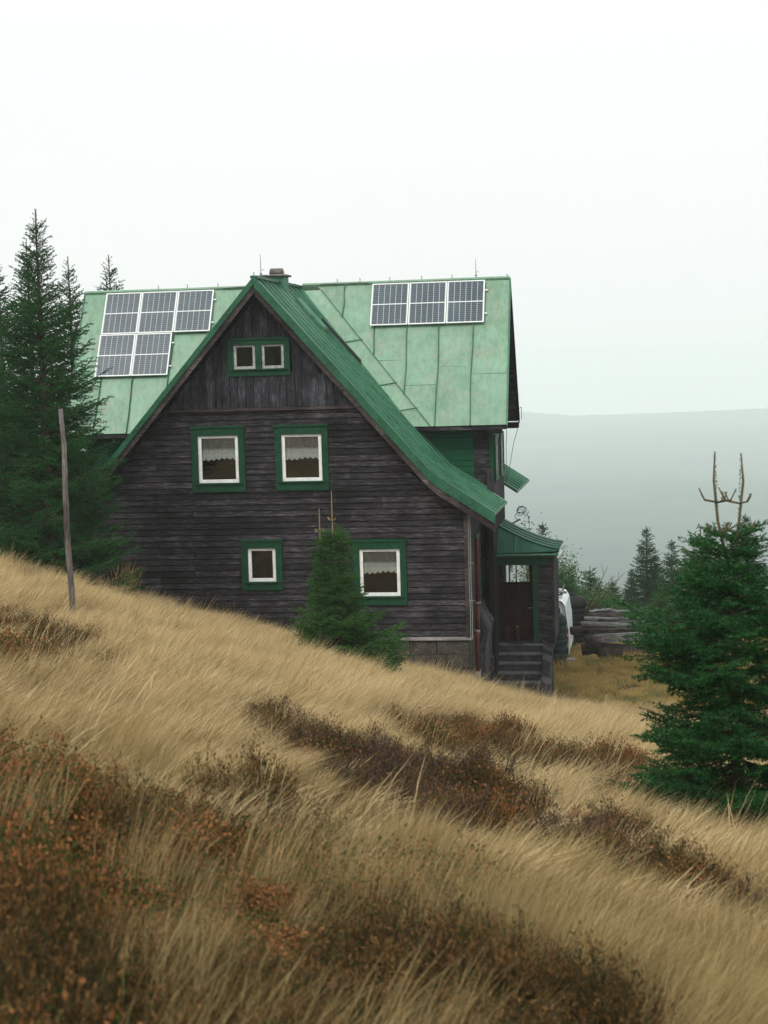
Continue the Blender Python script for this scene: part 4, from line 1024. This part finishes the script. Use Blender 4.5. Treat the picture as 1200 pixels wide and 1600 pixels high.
# young spruce in front of the wall
zb = float(gz(3.66, -10.5)); H_ = 4.67-zb
e, _, n_ = spruce((3.66, -10.5, zb-.08), 'small bright green spruce with thin bare top growing close in front of the house wall', mats=('bark', 'limb', 'bark_young', 'needle_y'),
    H=H_, Rb=.98, seed=23, whorl=.10, per=9, z0=.02, twig_sp=.042, needle_sp=.0105, nl=.026, nw=.0075, shape=.92, bare=.24, topw=.3, asym=lambda az, t: 1.12+.45*(math.cos(az) > .3)*(t < .22) if t < .35 else .88,
    leaders=[(0, 0, H_*.64, H_*.99, .0), (-.25, 0, H_*.62, H_*.90, .0)], side=.42); tot += n_
# left group
zb = float(gz(-4.1, -4.5))
e, _, n_ = spruce((-4.15, -4.5, zb-.2), 'tall spruce with sparse pale pointed top, nearest the left side of the house',
    H=10.95-zb, Rb=2.05, seed=31, whorl=.22, per=9, z0=.02, twig_sp=.075, needle_sp=.017, nl=.036, nw=.011, shape=.62, bare=.06, topw=.7, gaps=((.72, 1., .62),),
    asym=lambda az, t: 1.0 if math.cos(az) > 0 else 1.1); tot += n_
_, shB, n_ = spruce((-8.6, 7, float(gz(-8.6, 7))-.2), 'dense dark spruce rising just left of and behind the tallest one',
    H=10.3, Rb=2.2, seed=37, whorl=.27, per=8, z0=.03, twig_sp=.10, needle_sp=.026, nl=.05, nw=.016, shape=.8, bare=.05); tot += n_
spruce((-8.0, 9, float(gz(-8, 9))-.2), 'spruce with narrow top standing between the tallest tree and the pale roof edge', shared=shB, scale=1.02, rz=1.3, mats=None)
spruce((-8.9, 16, -.9), 'small spruce tip showing above the left roof ridge', shared=shB, scale=1.17, rz=2.2)
spruce((-9.15, 6, float(gz(-9.15, 6))-.2), 'spruce cut by the left edge of the photo', shared=shB, scale=.9, rz=4.1)
spruce((-7.4, 1.0, float(gz(-7.4, 1))-.2), 'lower bushy spruce filling the gap under the tallest tree at the left', shared=shB, scale=.62, rz=5.1)
spruce((-6.6, -3.6, float(gz(-6.6, -3.6))-.2), 'bushy spruce at the left edge in front of the taller ones', shared=shB, scale=.60, rz=.7)
spruce((-6.4, 2.2, float(gz(-6.4, 2.2))-.2), 'dark young spruce squeezed between the tall trees and the house wall', shared=shB, scale=.5, rz=3.3)
# background
_, shC, n_ = spruce((9.57, 26, -3.75), 'tallest dark spruce behind the log pile with a slim pointed top', mats=('bark', 'limb', 'bark', 'needle_far'),
    H=4.15, Rb=1.15, seed=41, whorl=.15, per=8, z0=.03, twig_sp=.07, needle_sp=.018, nl=.036, nw=.013, shape=.85, bare=.05); tot += n_
_, shD, n_ = spruce((7.39, 24, -3.5), 'light green spruce beyond the left end of the log pile', mats=('bark', 'limb', 'bark', 'needle_y'),
    H=2.6, Rb=.85, seed=43, whorl=.12, per=7, z0=.03, twig_sp=.06, needle_sp=.017, nl=.034, nw=.013, shape=.7, bare=.12); tot += n_
for (x, y, zt, sh, hh, lab) in ((8.2, 26, -1.65, shD, 2.6, 'slender little spruce in the middle of the row behind the logs'), (8.95, 25, -1.16, shC, 4.15, 'spruce just left of the tallest one behind the log pile'),
    (6.55, 27, -1.75, shC, 4.15, 'tiny spruce tip beside the large black tank'), (5.72, 22, 1.0, shC, 4.15, 'spruce of which only the dark tip shows above the porch roof'),
    (10.5, 22, .28, shC, 4.15, 'spruce half hidden behind the big right hand spruce, left of its trunk'), (11.5, 20, .9, shD, 2.6, 'broad spruce hidden behind the middle of the big right hand spruce'),
    (13.2, 22, 1.2, shC, 4.15, 'spruce behind the right edge of the big spruce'), (10.0, 19.5, -1.2, shD, 2.6, 'short bushy spruce at the right end of the log pile'),
    (9.9, 28, -.9, shC, 4.15, 'spruce directly right of the tallest one behind the logs'), (7.9, 27.5, -2.2, shD, 2.6, 'low spruce between the two light green ones behind the logs')):
    zg = float(gz(x, y))-.15
    spruce((x, y, zg), lab, shared=sh, scale=(zt-zg)/hh, rz=x*3.1, group='spruces beyond the yard')

# bushes
def bush(loc, r, h, n, seed, label, name='bush', mt='leaf', ls=.05, cat='bush'):
    g = np.random.default_rng(seed); e = empty(name, loc, label=label, cat=cat); st = MB()
    cs = []
    for k in range(16):
        a = g.uniform(0, 6.28); rr_ = r*math.sqrt(g.random()); zz = h*g.uniform(.3, .95)*(1-.35*rr_/r)
        c = np.array([rr_*math.cos(a), rr_*math.sin(a), zz]); cs.append(c); st.tube([(0, 0, -.1), (c[0]*.4, c[1]*.4, zz*.5), tuple(c)], [.03, .018, .006], 5, False)
    cs = np.array(cs); i = g.integers(0, 16, n); p = cs[i]+g.normal(0, 1, (n, 3))*np.array([.24*r, .24*r, .14*h])
    p[:, 2] = np.maximum(p[:, 2], .03)
    d = norm(g.normal(0, 1, (n, 3))+np.array([0, 0, .4])); s = norm(np.cross(d, g.normal(0, 1, (n, 3)))); l_ = ls*g.uniform(.6, 1.3, (n, 1))
    q = np.stack([p, p+d*l_*.5+s*l_*.32, p+d*l_, p+d*l_*.5-s*l_*.32], 1)
    st.build('stems', 'stem', e, True); link('foliage', quads_mesh('foliage', q), M[mt], e)
bush((6.55, 20.6, float(gz(6.55, 20.6))), .62, 3.35, 7000, 3, 'tall leafy pale green bush rising behind the van beside the porch', ls=.085, cat='bush')
bush((5.9, 10.6, float(gz(5.9, 10.6))), .55, 4.5, 3500, 13, 'leafy bush whose thin twigs rise above the porch roof', ls=.08)
bush((7.55, 22.3, float(gz(7.55, 22.3))), .85, 1.75, 8000, 4, 'light green bush behind the left end of the log pile', ls=.07)
bush((8.5, 22.5, float(gz(8.5, 22.5))), .9, 1.45, 7000, 5, 'yellowish green low bush behind the middle of the log pile', ls=.06)
bush((9.4, 21.8, float(gz(9.4, 21.8))), .8, 1.3, 6000, 6, 'dark low bush behind the right part of the log pile', ls=.06)
bush((8.15, 11.9, float(gz(8.15, 11.9))), .55, .45, 4000, 8, 'low green weeds growing at the left foot of the log pile', ls=.05, mt='grass_green')
# bare dead branches leaning by the tank
db = MB(); g_ = random.Random(8)
for (dx, dz) in ((1.1, 1.5), (1.35, 1.15), (.9, 1.8), (1.5, 1.6)):
    db.tube([(0, 0, 0), (dx*.5, .05, dz*.45), (dx, .1, dz)], [.03, .02, .006], 5)
    for k in range(4): u = .4+.15*k; db.tube([(dx*u, .08*u, dz*u), (dx*u+g_.uniform(-.2, .25), .1, dz*u+g_.uniform(.15, .4))], [.01, .004], 4)
o = db.build('dead_branches', 'limb', None, True); o.location = (7.3, 18.2, -2.1); tag(o, 'bare dead branches sticking up beside the black tank', 'branches')

# ------------------------------------------------------------------ grass and heath
protoC = {}
def proto_collection(name, objs):
    c = bpy.data.collections.new(name)
    for o_ in objs: c.objects.link(o_)
    return c
def blades(g, n, R_, h, w, lean_, nseg=4, spread=.35, plume=True):
    """one clump of grass: ribbons leaning towards +x"""
    a = g.uniform(0, 6.28, n); r_ = R_*np.sqrt(g.random(n)); b = np.stack([r_*np.cos(a), r_*np.sin(a), np.full(n, -.04)], -1)
    hh = h*g.uniform(.55, 1.15, n); az = g.normal(0, spread, n); ln = lean_*g.uniform(.5, 1.45, n)
    dx = np.cos(az); dy = np.sin(az); t = np.linspace(0, 1, nseg+1)
    cl = np.zeros((n, nseg+1, 3))
    for k, u in enumerate(t):
        f = hh*(ln*(.35*u+.65*u*u)); cl[:, k, 0] = b[:, 0]+dx*f; cl[:, k, 1] = b[:, 1]+dy*f; cl[:, k, 2] = b[:, 2]+hh*(u-.28*ln*u*u)
    sa = g.uniform(0, 3.14, n); sd_ = np.stack([np.cos(sa), np.sin(sa), np.zeros(n)], -1)
    wd_ = w*g.uniform(.6, 1.3, n)
    prof_ = np.interp(t, [0, .6, .78, .9, 1], [.9, .7, (1.5 if plume else .6), (1.3 if plume else .4), .15])
    q = []
    for k in range(nseg):
        q.append(np.stack([cl[:, k]-sd_*(wd_*prof_[k])[:, None]*.5, cl[:, k]+sd_*(wd_*prof_[k])[:, None]*.5, cl[:, k+1]+sd_*(wd_*prof_[k+1])[:, None]*.5, cl[:, k+1]-sd_*(wd_*prof_[k+1])[:, None]*.5], 1))
    q = np.stack(q, 1)                      # n,nseg,4,3
    # shared vertices per blade so that the island randomness is per blade
    V = np.zeros((n, nseg+1, 2, 3)); V[:, :nseg] = q[:, :, [0, 1]]; V[:, nseg] = q[:, -1][:, [3, 2]]
    V = V.reshape(-1, 3); base = (np.arange(n)*(nseg+1)*2)[:, None, None]
    k = np.arange(nseg)[None, :, None]*2; F = base+k+np.array([0, 1, 3, 2])[None, None]; F = F.reshape(-1, 4)
    return V, F
def mesh_vf(name, V, F):
    me = bpy.data.meshes.new(name); me.vertices.add(len(V)); me.vertices.foreach_set('co', V.astype(np.float32).ravel())
    me.loops.add(len(F)*4); me.loops.foreach_set('vertex_index', F.astype(np.int32).ravel()); me.polygons.add(len(F))
    me.polygons.foreach_set('loop_start', np.arange(0, len(F)*4, 4, dtype=np.int32)); me.update(calc_edges=True); return me
def grass_protos(key, cnt, n, R_, h, w, lean_, mt, spread=.35, plume=True, nseg=4):
    obs = []
    for k in range(cnt):
        g = np.random.default_rng(hash(key) % 1 + k*7+len(key)*131); V, F = blades(g, n, R_, h*g.uniform(.85, 1.15), w, lean_, nseg, spread, plume)
        me = mesh_vf('clump', V, F); me.materials.append(M[mt]); obs.append(bpy.data.objects.new(f'{key}_{k:02d}', me))
    return proto_collection(key, obs)
def shrub_protos(key, cnt, n, R_, h, ls, mt, flat=.5, spike=False):
    obs = []
    for k in range(cnt):
        g = np.random.default_rng(900+k*5+len(key)); ns = 26
        a = g.uniform(0, 6.28, ns); r_ = R_*np.sqrt(g.random(ns)); tip = np.stack([r_*np.cos(a), r_*np.sin(a), h*(1-.45*(r_/R_)**2)*g.uniform(.6, 1.12, ns)], -1); bs = tip*np.array([.45, .45, 0])
        i = g.integers(0, ns, n); u = g.random((n, 1))**.6; p = bs[i]+(tip[i]-bs[i])*u+g.normal(0, .015 if spike else .03, (n, 3))
        ax = norm(tip-bs)[i]; d = norm(ax*(1.1 if spike else .5)+g.normal(0, .6, (n, 3))); s = norm(np.cross(d, g.normal(0, 1, (n, 3)))); l_ = ls*g.uniform(.6, 1.3, (n, 1))
        q = np.stack([p, p+d*l_*.5+s*l_*(.16 if spike else .3), p+d*l_, p+d*l_*.5-s*l_*(.16 if spike else .3)], 1)
        st_ = []
        for a_, b_ in zip(bs, tip):
            w_ = np.array([.0022, 0, 0]); w2 = np.array([0, .0022, 0])
            for ww in (w_, w2): st_.append([a_-ww, a_+ww, b_*.98+ww*.4, b_*.98-ww*.4])
        for z_ in range(60):
            i2 = g.integers(0, ns); u2 = g.uniform(.3, .9); p_ = bs[i2]+(tip[i2]-bs[i2])*u2; e_ = p_+np.array([g.normal(0, .035), g.normal(0, .035), .05]); ww = np.array([.0014, .0007, 0]); st_.append([p_-ww, p_+ww, e_+ww*.4, e_-ww*.4])
        mi = np.concatenate([np.zeros(len(q), int), np.ones(len(st_), int)]); q = np.concatenate([q, np.array(st_)])
        me = quads_mesh('shrub', q, mi); me.materials.append(M[mt]); me.materials.append(M['stem']); obs.append(bpy.data.objects.new(f'{key}_{k:02d}', me))
    return proto_collection(key, obs)
def scatter(name, col, pts_, rot, scl, vid, label):
    me = bpy.data.meshes.new(name); me.vertices.add(len(pts_)); me.vertices.foreach_set('co', np.ascontiguousarray(pts_, np.float32).ravel())
    a = me.attributes.new('rot', 'FLOAT_VECTOR', 'POINT'); a.data.foreach_set('vector', np.ascontiguousarray(rot, np.float32).ravel())
    a = me.attributes.new('scl', 'FLOAT_VECTOR', 'POINT'); a.data.foreach_set('vector', np.ascontiguousarray(scl, np.float32).ravel())
    a = me.attributes.new('vid', 'INT', 'POINT'); a.data.foreach_set('value', np.ascontiguousarray(vid, np.int32))
    o_ = bpy.data.objects.new(name, me); COL.objects.link(o_)
    ng = bpy.data.node_groups.new(name, 'GeometryNodeTree')
    ng.interface.new_socket('Geometry', in_out='INPUT', socket_type='NodeSocketGeometry'); ng.interface.new_socket('Geometry', in_out='OUTPUT', socket_type='NodeSocketGeometry')
    gi = ng.nodes.new('NodeGroupInput'); go = ng.nodes.new('NodeGroupOutput'); ip = ng.nodes.new('GeometryNodeInstanceOnPoints'); ci = ng.nodes.new('GeometryNodeCollectionInfo')
    ci.inputs['Collection'].default_value = col; ci.inputs['Separate Children'].default_value = True; ci.inputs['Reset Children'].default_value = True
    def na(nm, ty):
        q = ng.nodes.new('GeometryNodeInputNamedAttribute'); q.data_type = ty; q.inputs['Name'].default_value = nm; return q.outputs['Attribute']
    ng.links.new(gi.outputs[0], ip.inputs['Points']); ng.links.new(ci.outputs[0], ip.inputs['Instance']); ip.inputs['Pick Instance'].default_value = True
    ng.links.new(na('vid', 'INT'), ip.inputs['Instance Index'])
    try:
        e2r = ng.nodes.new('FunctionNodeEulerToRotation'); ng.links.new(na('rot', 'FLOAT_VECTOR'), e2r.inputs[0]); ng.links.new(e2r.outputs[0], ip.inputs['Rotation'])
    except Exception: ng.links.new(na('rot', 'FLOAT_VECTOR'), ip.inputs['Rotation'])
    ng.links.new(na('scl', 'FLOAT_VECTOR'), ip.inputs['Scale']); ng.links.new(ip.outputs[0], go.inputs[0])
    md = o_.modifiers.new('scatter', 'NODES'); md.node_group = ng
    tag(o_, label, None, None, 'stuff'); return o_
# heath patches, in world metres
POLY = {
'A1' : [(3.4, -32.3), (5.43, -32.99), (6.19, -33.08), (6.67, -32.8), (7.41, -33.57), (8.14, -35.08), (8.74, -35.53), (9.26, -35.71), (9.53, -36.21), (9.61, -37.08), (9.9, -40.5), (5, -42)] ,
'A2' : [(6.57, -32.43), (6.96, -31.21), (8.08, -33.13), (8.63, -34.63), (9.26, -35.71), (8.14, -35.08), (7.41, -33.57)] ,
'B' : [(5.37, -25.6), (5.68, -24.5), (6.76, -26.24), (7.43, -26.52), (8.15, -27.45), (8.77, -29.88), (8.7, -31.45), (8.19, -30.85), (7.59, -29.98), (7.08, -29.91), (6.31, -28.28)] ,
'C' : [(5.9, -21.21), (6.27, -19.1), (6.85, -17.76), (8.31, -20.09), (9.51, -22.79), (9.89, -27.1), (9.6, -28.67), (8.97, -27.72), (8.25, -25.83), (7.44, -24.4), (6.79, -24.35)] ,
'D' : [(9.08, -30.34), (9.35, -29.77), (9.69, -30.22), (10.01, -30.52), (10.27, -32.35), (10.4, -33.11), (9.99, -33.5), (9.57, -32.66), (9.23, -31.94)] ,
'E' : [(0.24, -20.39), (0.67, -19.09), (2.55, -22.6), (3.89, -25.26), (4.19, -28.21), (3.97, -29.43)] ,
'F' : [(1.52, -17.26), (1.64, -15.2), (2.9, -20.23), (2.26, -19.91)] ,
'G' : [(1.24, -10.7), (1.78, -9.22), (3.68, -16.51), (3.36, -18.15)] ,}
def inside(P, poly):
    x, y = P[:, 0], P[:, 1]; c = np.zeros(len(P), bool)
    for i in range(len(poly)):
        (x0, y0), (x1, y1) = poly[i], poly[(i+1) % len(poly)]
        if y0 == y1: continue
        k = ((y0 > y) != (y1 > y)) & (x < (x1-x0)*(y-y0)/(y1-y0)+x0); c ^= k
    return c
GR = np.random.default_rng(77)
fwd = np.array([math.sin(math.radians(-8.6)), math.cos(math.radians(-8.6))]); rgt = np.array([fwd[1], -fwd[0]])
def fan(n, d0, d1, half=.34, mar=2.2):
    """random points on the slope between two distances from the viewpoint, even by area"""
    d = np.sqrt(GR.uniform(d0*d0, d1*d1, n)); s = GR.uniform(-1, 1, n)*(half*d+mar)
    k = GR.random(n) < (half*d+mar)/(half*d1+mar)*1.0*d1/d*1.0 if 0 else np.ones(n, bool)
    P = np.stack([9.65+fwd[0]*d+rgt[0]*s, -43+fwd[1]*d+rgt[1]*s], -1)[k]
    return P
def pnoise(P, f, seed):
    g = np.random.default_rng(seed); v = np.zeros(len(P))
    for k in range(8):
        th = g.uniform(0, 6.28); fr_ = f*g.uniform(.6, 2.0); v += np.sin((P[:, 0]*np.cos(th)+P[:, 1]*np.sin(th))*fr_+g.uniform(0, 6.28)+1.2*np.sin((P[:, 0]*np.sin(th)-P[:, 1]*np.cos(th))*fr_*.7))
    return v/4
def warp(P): return P+np.stack([pnoise(P, 1.6, 1)*.3+pnoise(P, 5, 3)*.10, pnoise(P, 1.1, 2)*.45+pnoise(P, 4, 12)*.15], -1)
def masks(P):
    Q = warp(P); return {k: inside(Q, v) for k, v in POLY.items()}
def below(P, keys, ds):
    m = np.zeros(len(P), bool)
    for d_ in ds:
        Q = warp(P+fwd*d_)
        for k_ in keys: m |= inside(Q, POLY[k_])
    return m
def no_house(P):
    return ~(((np.abs(P[:, 0]) < 5.2) & (P[:, 1] > .05) & (P[:, 1] < 12.6)) | ((P[:, 0] > 5) & (P[:, 0] < 7.0) & (P[:, 1] > 3.0) & (P[:, 1] < 7.3)) | ((P[:, 0] > 5.0) & (P[:, 0] < 5.6) & (P[:, 1] > .05)& (P[:, 1] < 12)))
def put(name, col, P, ncol, sc, label, rz=.25, hsc=None, full=False):
    P = P[no_house(P)]; n = len(P); z_ = gz(P[:, 0], P[:, 1])
    rot = np.stack([GR.normal(0, .10, n), GR.normal(0, .13, n)+.16*pnoise(P, 2.2, 81), GR.uniform(0, 6.28, n) if full else GR.normal(-.25, rz*1.5, n)+.32*pnoise(P, 1.3, 82)], -1)
    s = sc*GR.uniform(.75, 1.25, n)
    if hsc is None: hs = s
    else: hs = s*hsc(P)
    scatter(name, col, np.stack([P[:, 0], P[:, 1], z_], -1), rot, np.stack([s, s, hs], -1), GR.integers(0, ncol, n), label)
    return n
cG = grass_protos('blond', 10, 100, .15, .43, .0040, .66, 'grass')
cN = grass_protos('olive', 10, 120, .17, .42, .0019, .46, 'grass_near', .5)
cK = grass_protos('stalks', 6, 12, .22, .62, .0036, .5, 'stalk', .4)
cS = grass_protos('sedge', 6, 60, .14, .30, .0045, .6, 'grass_green', .9, False)
cY = grass_protos('yard', 6, 60, .2, .30, .007, .35, 'yardgrass', 1.2, True)
cH = shrub_protos('heathera', 6, 1500, .21, .30, .017, 'heather', spike=True)
cB = shrub_protos('bilberrya', 6, 1300, .20, .27, .018, 'bilberry')
cP = shrub_protos('purplea', 5, 1400, .21, .28, .017, 'heather_purple', spike=True)
hvar = lambda P: 1+.25*np.clip(pnoise(P, .9, 21), -1, 1)+.26*np.clip(pnoise(P, 4.1, 22), -1, 1)
tus = lambda P: np.clip(.80+.45*pnoise(P, 4.5, 91)+.3*pnoise(P, 8.5, 92), .12, 1)
ct = 0
# near slope 3-16 m
P = np.concatenate([fan(4700, 3.2, 9), fan(9900, 9, 16.5)]); m = masks(P); den = np.ones(len(P))*.95
den[m['A1']] = np.where(pnoise(P[m['A1']], 1.2, 71) > .1, .22, .07); den[m['A2']] = .42; den[m['B']] = .1; den[m['D']] = .15; den[m['C']] = .15
den[below(P, ('A2', 'B', 'D'), (.4, .9))] *= .6
den *= np.clip(1.0-.35*np.clip(pnoise(P, 1.5, 31), -.2, 1), .3, 1); k = GR.random(len(P)) < den
k &= GR.random(len(P)) < tus(P)
d_ = np.hypot(P[:, 0]-9.65, P[:, 1]+43); far = GR.random(len(P)) < np.clip((d_-7)/9, 0, 1)
ct += put('dry_grass', cN, P[k & ~far], 10, 1.0, 'fine olive blond grass bending on the nearest slope', .3, hvar)
ct += put('dry_grass', cG, P[k & far], 10, .92, 'blond wind-bent grass on the lower middle slope', .22, hvar)
# middle and far slope
P = np.concatenate([fan(17500, 16.5, 30), fan(21500, 30, 46)]); m = masks(P); den = np.ones(len(P))
for q, v in (('B', .07), ('C', .10), ('D', .10), ('E', .08), ('F', .35), ('G', .45)): den[m[q]] = v
bl = below(P, 'BCDE', (.5, 1.0, 1.6, 2.4)); den[bl] *= .75
den[np.hypot(P[:, 0]-10.4, P[:, 1]+28.2) < .9] *= .25; den[np.hypot(P[:, 0]-3.7, P[:, 1]+11) < .9] *= .4
den *= np.clip(1.0-.5*np.clip(pnoise(P, .8, 33)-.25, 0, 1), .3, 1); k = (GR.random(len(P)) < den*np.minimum(1, tus(P)*1.1)) & (P[:, 1] < 3.2)
ct += put('dry_grass', cG, P[k], 10, 1.05, 'pale blond wind-bent grass covering the slope up to the house', .2, lambda P: hvar(P)*np.where(P[:, 1] > -8, .88, 1)*np.where(below(P, 'BCDE', (.4, .9, 1.5, 2.2, 3.)), .58, 1))
# seed stalks standing over the grass
P = np.concatenate([fan(330, 10, 17), fan(4000, 17, 44)]); m = masks(P)
k = (pnoise(P, 2.3, 95) > -.25) & (P[:, 1] < 2) & ~m['B']
ct += put('seed_stalks', cK, P[k], 6, 1.0, 'taller pale seed stalks standing above the grass', .5, hvar)
# green undergrowth
P = np.concatenate([fan(1750, 3.2, 16), fan(4600, 16, 45)]); m = masks(P)
k = (m['F'] | m['G'] | (m['C'] & (GR.random(len(P)) < .5)) | (m['A1'] & (GR.random(len(P)) < .95)) | (m['A2'] & (GR.random(len(P)) < .6)) | (m['E'] & (GR.random(len(P)) < .6)) | (pnoise(P, .8, 33) > .45)) & (P[:, 1] < 3)
ct += put('green_sedge', cS, P[k], 6, 1.0, 'short green sedge between the heath and the dry grass', .5)
# heath
P = np.concatenate([fan(7000, 3.2, 16), fan(18000, 16, 42)]); m = masks(P); u = GR.random(len(P)); pn = pnoise(P, 1.3, 41)
near = m['A1'] | (m['A2'] & (u < .45))
kb = (near & (pn > -.1)) | (m['C'] & (pn > .1)) | (m['E'] & (pn > .15))
kh = (near & (pn <= -.1)) | (m['C'] & (pn <= .1)) | (m['D'] & (pn > 0)) | (m['E'] & (pn <= .15)) | (m['B'] & (pn > .4))
kp = (m['B'] & (pn <= .3) & (u < .62)) | (m['D'] & (pn <= 0) & (u < .8)); kh |= m['B'] & (pn <= .4) & (u >= .62)
thin = pnoise(P, 2.6, 43) > -.55; kp &= thin; kh &= thin | near; kb |= (m['B'] | m['D']) & (pnoise(P, 3.4, 44) > .45)
hs_ = lambda P: np.where(np.hypot(P[:, 0]-9.65, P[:, 1]+43) > 13, 1.08, 1.1)*(1+.42*np.clip(pnoise(P, 1.7, 61), -1, 1))
ct += put('bilberry_shrubs', cB, P[kb], 6, 1.15, 'low bilberry shrubs with red and green autumn leaves', 1, hs_, True)
ct += put('heather_shrubs', cH, P[kh], 6, 1.15, 'rusty brown heather cushions', 1, hs_, True)
ct += put('faded_heather', cP, P[kp], 5, 1.2, 'dark faded purple heather banks in the middle of the slope', 1, hs_, True)
# yard
Py = np.stack([GR.uniform(5, 24, 11500), GR.uniform(1.5, 21, 11500)], -1); k = Py[:, 0] > 5.7
k &= ~((np.abs(Py[:, 0]-5.99) < 1.0) & (Py[:, 1] > 13.8)); k &= GR.random(len(Py)) < np.where((Py[:, 1] > 9), .9, .55)
ct += put('yard_grass', cY, Py[k], 6, 1.0, 'short yellow grass of the yard around the woodpile', 2, lambda P: np.where((P[:, 1] > 10.8) & (P[:, 1] < 12.95), 1.45, .6)*(1+.4*np.clip(pnoise(P, 2.2, 97), -1, 1)), True)
Py = np.stack([GR.uniform(5.8, 13, 2600), GR.uniform(2.0, 11.5, 2600)], -1); k = pnoise(Py, .9, 51) > -.05
ct += put('green_sedge', cS, Py[k], 6, .8, 'short dark green grass in the hollow beside the steps', 2, None, True)
# tall tuft by the wall
g = np.random.default_rng(5); V, F = blades(g, 150, .30, 1.15, .010, .42, 6, .9, True)
o = link('grass_tuft', mesh_vf('grass_tuft', V, F), M['yardgrass']); o.location = (-3.55, -1.2, float(gz(-3.55, -1.2))); tag(o, 'tall greenish yellow grass tuft standing out against the dark wall near the left corner', 'grass tuft')
